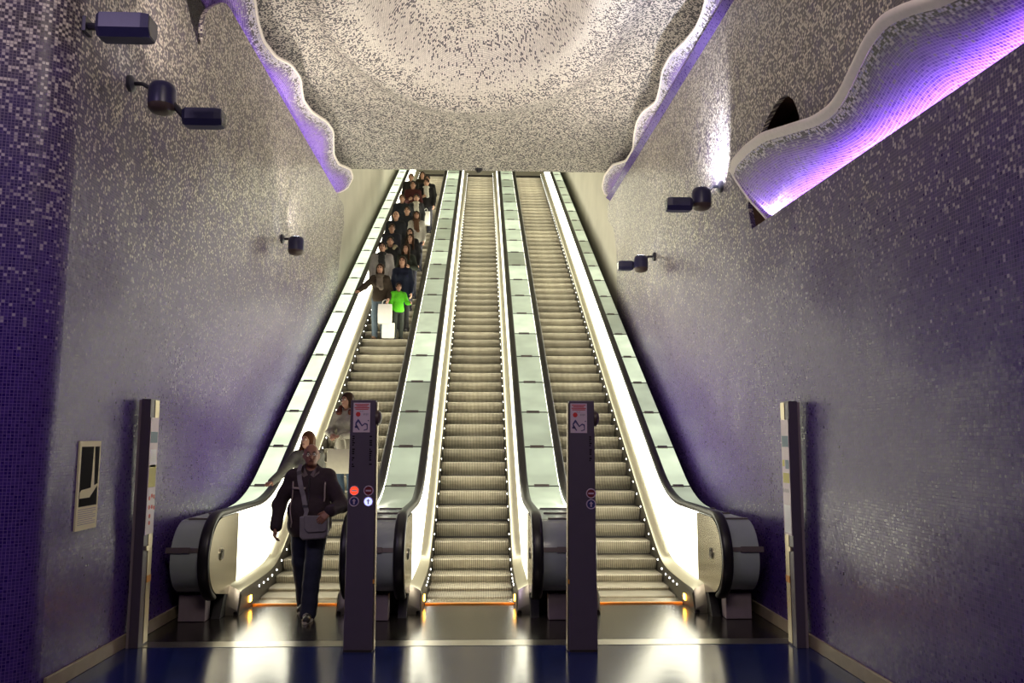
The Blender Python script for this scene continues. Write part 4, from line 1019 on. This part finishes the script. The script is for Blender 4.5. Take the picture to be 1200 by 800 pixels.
# his shoulder bag
def man_pt(p): return (MAN[0]+p[0]*S, MAN[1]+p[1]*S, MAN[2]+p[2]*S)
bag = empty('shoulder_bag', man_pt((0.125, -0.245, 0.80))); bo = Vector(bag.location)
def bag_mb(mb): mb.v = [tuple(Vector(man_pt(p))-bo) for p in mb.v]; return mb
mb = MB(); rings = []
for y_, k in ((-0.335, 0.90), (-0.325, 1.0), (-0.245, 1.0), (-0.235, 0.92)):
    rings.append([(0.10+dx*k, y_, 0.92+dz*k) for dx, dz in ((-0.135, 0.105), (-0.13, -0.09), (-0.10, -0.125), (0.12, -0.11), (0.145, -0.08), (0.15, 0.11))])
bevel(bag_mb(MB().loft(rings)).build('bag_body', 'bag_grey', bag), 0.012, 3)
rings = []
for y_, k in ((-0.352, 0.97), (-0.336, 1.0)):
    rings.append([(0.125+dx*k, y_, 0.955+dz*k) for dx, dz in ((-0.115, 0.085), (-0.105, -0.05), (-0.07, -0.085), (0.10, -0.075), (0.12, -0.045), (0.12, 0.085))])
bevel(bag_mb(MB().loft(rings)).build('bag_flap', 'bag_grey', bag), 0.006, 2)
rings = []
stp = [(-0.105, 0.05, 1.53), (-0.105, -0.03, 1.535), (-0.10, -0.115, 1.47)]+[tuple(np.array(on_front(-0.10+0.115*t, 1.43-0.36*t))+np.array((0, -0.012, 0))) for t in np.linspace(0, 1, 8)]+[(0.0, -0.255, 1.00)]
for p in stp: rings.append([(p[0]-0.022, p[1], p[2]-0.008), (p[0]+0.022, p[1], p[2]+0.008), (p[0]+0.022, p[1]-0.008, p[2]+0.008), (p[0]-0.022, p[1]-0.008, p[2]-0.008)])
st = bag_mb(MB().loft(rings)).build('strap', 'bag_grey', bag)
q = stp[-3]; bag_mb(MB().box(q[0]-0.027, q[0]+0.027, q[1]-0.016, q[1]-0.006, q[2]-0.012, q[2]+0.012)).build('buckle', 'glasses_metal', st)
tag(bag, 'grey shoulder bag with flap and strap hanging before the man in the plum jacket', 'bag')

# --- girl and woman behind him
def tread(k): return STEPS[k][0], STEPS[k][1]
y_, z_ = tread(3)
girl, Sg = person('girl with long reddish hair resting a hand on the left handrail behind the man', -2.28, y_+0.12, z_, h=1.63, res=0.0125, fem=True, hair='long', hair_mat='hair_red', skin='skin_fair', top=(0.15, 0.15, 0.125), legs=(0.035, 0.03, 0.022), shoe='shoe_brown',
       head_yaw=-0.45, hem=0.84, re=(-0.30, -0.16, 1.19), rw=(-0.40, -0.40, 1.06), rhand=dict(d=(-0.15, -1, -0.1), n=(0, -0.1, -1), s=(1, -0.2, 0), curl=0.30), detail=True)
y_, z_ = tread(6)
woman, Sw = person('woman in a grey pullover with fur hood looking down behind the left sign post', -1.955, y_+0.19, z_, h=1.64, rot=-0.35, res=0.0125, fem=True, hair='bob', hair_mat='hair_brown', skin='skin_tan', top=(0.30, 0.28, 0.23), legs=(0.035, 0.055, 0.085),
       head_yaw=-0.3, hem=0.86, hood='fur_brown', re=(-0.29, -0.02, 1.13), rw=(-0.13, -0.235, 1.09), rhand=dict(d=(0.4, -0.8, -0.3), n=(0.6, 0.2, -0.7), s=(0.3, -0.4, 0.9), curl=0.7),
       le=(0.28, -0.03, 1.13), lw=(0.02, -0.255, 1.07), lhand=dict(d=(-0.7, -0.6, -0.1), n=(-0.3, 0.2, -0.9), s=(-0.2, -0.5, 0.8), curl=0.7), detail=True)

# ---- carried bags
def carried_bag(x, y, z, w_, h_, d_, label, mat='bag_white', rot=0.0, handle=0.12, name='shopping_bag', group=None):
    root = empty(name, (x, y, z)); root.rotation_euler = (0, 0, rot)
    rings = []
    for t, k, dd in ((0, 0.90, 1.0), (0.06, 0.98, 1.05), (0.5, 1.0, 1.0), (0.93, 0.98, 0.6), (1.0, 0.95, 0.45)):
        n_ = 12; rings.append([(w_/2*k*max(-1, min(1, 1.35*math.cos(a))), d_/2*dd*max(-1, min(1, 1.35*math.sin(a))), h_*t) for a in np.linspace(PI/12, 2*PI+PI/12, n_, endpoint=False)])
    MB().loft(rings).build('bag_body', mat, root, smooth=50)
    for s_ in (-1, 1):
        MB().tube([(-w_*0.22, s_*d_*0.16, h_*0.96), (-w_*0.17, s_*d_*0.12, h_+handle*0.6), (0, s_*0.005, h_+handle), (w_*0.17, s_*d_*0.12, h_+handle*0.6), (w_*0.22, s_*d_*0.16, h_*0.96)], 0.007, 6).build('handle', mat, root, smooth=True)
    tag(root, label, 'bag', group); return root
y5, z5 = tread(6)
carried_bag(-2.00, y5-0.10, z5+0.48, 0.36, 0.34, 0.15, 'cream handbag held by the woman in the grey pullover', 'bag_cream', name='handbag', handle=0.20)

# ---- the crowd on the left escalator
def down(s_, o=0.0): return ((s_*0.255, 0.04, 1.14), (s_*0.25, -0.05+o, 0.90))
FRONT_L = dict(le=(0.25, 0.0, 1.13), lw=(0.10, -0.22, 1.12)); FRONT_R = dict(re=(-0.25, 0.0, 1.13), rw=(-0.10, -0.22, 1.12))
RAIL_R = dict(re=(-0.33, -0.12, 1.20), rw=(-0.44, -0.30, 1.06), rhand=dict(d=(-0.2, -1, -0.2), n=(0, 0, -1), s=(1, 0, 0), curl=0.4))
BLK = (0.014, 0.013, 0.015)
CROWD = [
 ('woman in brown jacket and scarf at the head of the crowd with white bags', -2.20, 21, 1.66, dict(fem=True, hair='bob', hair_mat='hair_brown', top=(0.045, 0.032, 0.022), legs=(0.07, 0.095, 0.12), scarf=(0.13, 0.105, 0.085), shoe='shoe_brown', hem=0.86, head_yaw=-0.05, lw=(0.22, -0.14, 0.92), le=(0.24, 0.03, 1.14), **RAIL_R, res=0.016)),
 ('child in a bright green jacket beside the woman with white bags', -1.80, 21, 1.24, dict(hair='short', hair_mat='hair_brown', top=(0.10, 0.50, 0.02), legs=(0.03, 0.035, 0.03), hem=0.84, rot=0.3, le=(0.26, -0.08, 1.14), lw=(0.30, -0.32, 1.10), res=0.016, skin='skin_tan')),
 ('woman in a long navy coat on the right behind the green child', -1.76, 22, 1.70, dict(fem=True, hair='bob', hair_mat='hair_brown', top=(0.012, 0.016, 0.035), legs=BLK, hem=0.62, head_yaw=-0.1)),
 ('man in an open light grey jacket on the left side of the crowd', -2.30, 24, 1.78, dict(hair='short', top=(0.30, 0.28, 0.27), legs=(0.05, 0.05, 0.06), hem=0.80, head_yaw=0.1, scarf=(0.03, 0.03, 0.03))),
 ('woman with long dark hair just above the navy coat', -1.78, 25, 1.62, dict(fem=True, hair='long', hair_mat='hair_brown', top=(0.025, 0.03, 0.022), head_yaw=-0.3, **FRONT_L)),
 ('woman in black with brown hair at the right handrail, middle of the crowd', -1.75, 27, 1.63, dict(fem=True, hair='long', hair_mat='hair_brown', top=BLK, head_yaw=-0.2, **FRONT_R)),
 ('person in black with a pale beige hood, left of centre in the crowd', -2.20, 26, 1.68, dict(hair='short', hair_mat='hair_black', top=(0.02, 0.02, 0.022), hood=cloth((0.30, 0.26, 0.17)), head_yaw=0.1)),
 ('woman with very long black hair in black, upper middle of the crowd', -1.80, 28, 1.66, dict(fem=True, hair='long', hair_mat='hair_black', top=BLK, **FRONT_L)),
 ('person with brown hair beside the bright panes, behind the beige hood', -2.29, 29, 1.66, dict(hair='short', hair_mat='hair_brown', skin='skin_tan', top=(0.02, 0.02, 0.03), head_yaw=0.15)),
 ('grey haired man in a black coat on the left side', -2.27, 31, 1.78, dict(hair='bald', hair_mat='hair_grey', top=(0.012, 0.013, 0.018), hem=0.62)),
 ('woman in a pale grey pullover at the right handrail', -1.76, 32, 1.68, dict(fem=True, hair='bob', hair_mat='hair_brown', skin='skin_tan', top=(0.42, 0.40, 0.36), scarf=(0.10, 0.05, 0.03))),
 ('dark coated person half hidden behind the grey haired man', -2.05, 33, 1.70, dict(hair='short', hair_mat='hair_brown', top=(0.02, 0.022, 0.03))),
 ('man with reddish face in a dark jacket, upper left of the crowd', -2.30, 36, 1.74, dict(hair='short', hair_mat='hair_brown', skin='skin_tan', top=(0.014, 0.016, 0.022))),
 ('person in a white top under a black vest, upper middle', -1.92, 37, 1.66, dict(fem=True, hair='short', hair_mat='hair_black', top=(0.035, 0.035, 0.04), scarf=(0.55, 0.52, 0.45))),
 ('man in a dark red and black top near the top of the crowd', -2.12, 40, 1.78, dict(hair='short', hair_mat='hair_black', skin='skin_tan', top=(0.05, 0.012, 0.012), **FRONT_R)),
 ('person in a black jacket with white shirt near the top right', -1.74, 41, 1.76, dict(hair='short', hair_mat='hair_brown', top=BLK, scarf=(0.6, 0.58, 0.52), head_yaw=-0.3, **FRONT_R)),
 ('leftmost of the topmost people below the ceiling edge', -2.28, 43, 1.74, dict(hair='short', hair_mat='hair_brown', top=(0.02, 0.018, 0.016))),
 ('middle one of the topmost people below the ceiling edge', -1.95, 44, 1.72, dict(fem=True, hair='bob', hair_mat='hair_brown', top=(0.03, 0.025, 0.02))),
 ('rightmost of the topmost people below the ceiling edge', -1.74, 42, 1.78, dict(hair='short', hair_mat='hair_black', top=(0.012, 0.012, 0.016))),
]
for label, x, k, h, kw in CROWD:
    y_, z_ = tread(k); kw = dict(kw); kw.setdefault('res', 0.021)
    person(label, x, y_+0.20, z_, h=h, group='crowd riding the left escalator', **kw)
y_, z_ = tread(21)
carried_bag(-2.06, y_+0.03, z_+0.33, 0.30, 0.42, 0.13, 'upper white plastic bag held by the woman with the scarf', handle=0.10, group='white shopping bags')
carried_bag(-1.985, y_+0.06, z_+0.02, 0.27, 0.33, 0.12, 'lower white paper bag hanging by the knees of the woman with the scarf', handle=0.05, group='white shopping bags')
y_, z_ = tread(40)
carried_bag(-1.70, y_-0.02, z_+0.35, 0.24, 0.42, 0.12, 'white bag carried near the top right of the crowd', handle=0.1, group='white shopping bags')
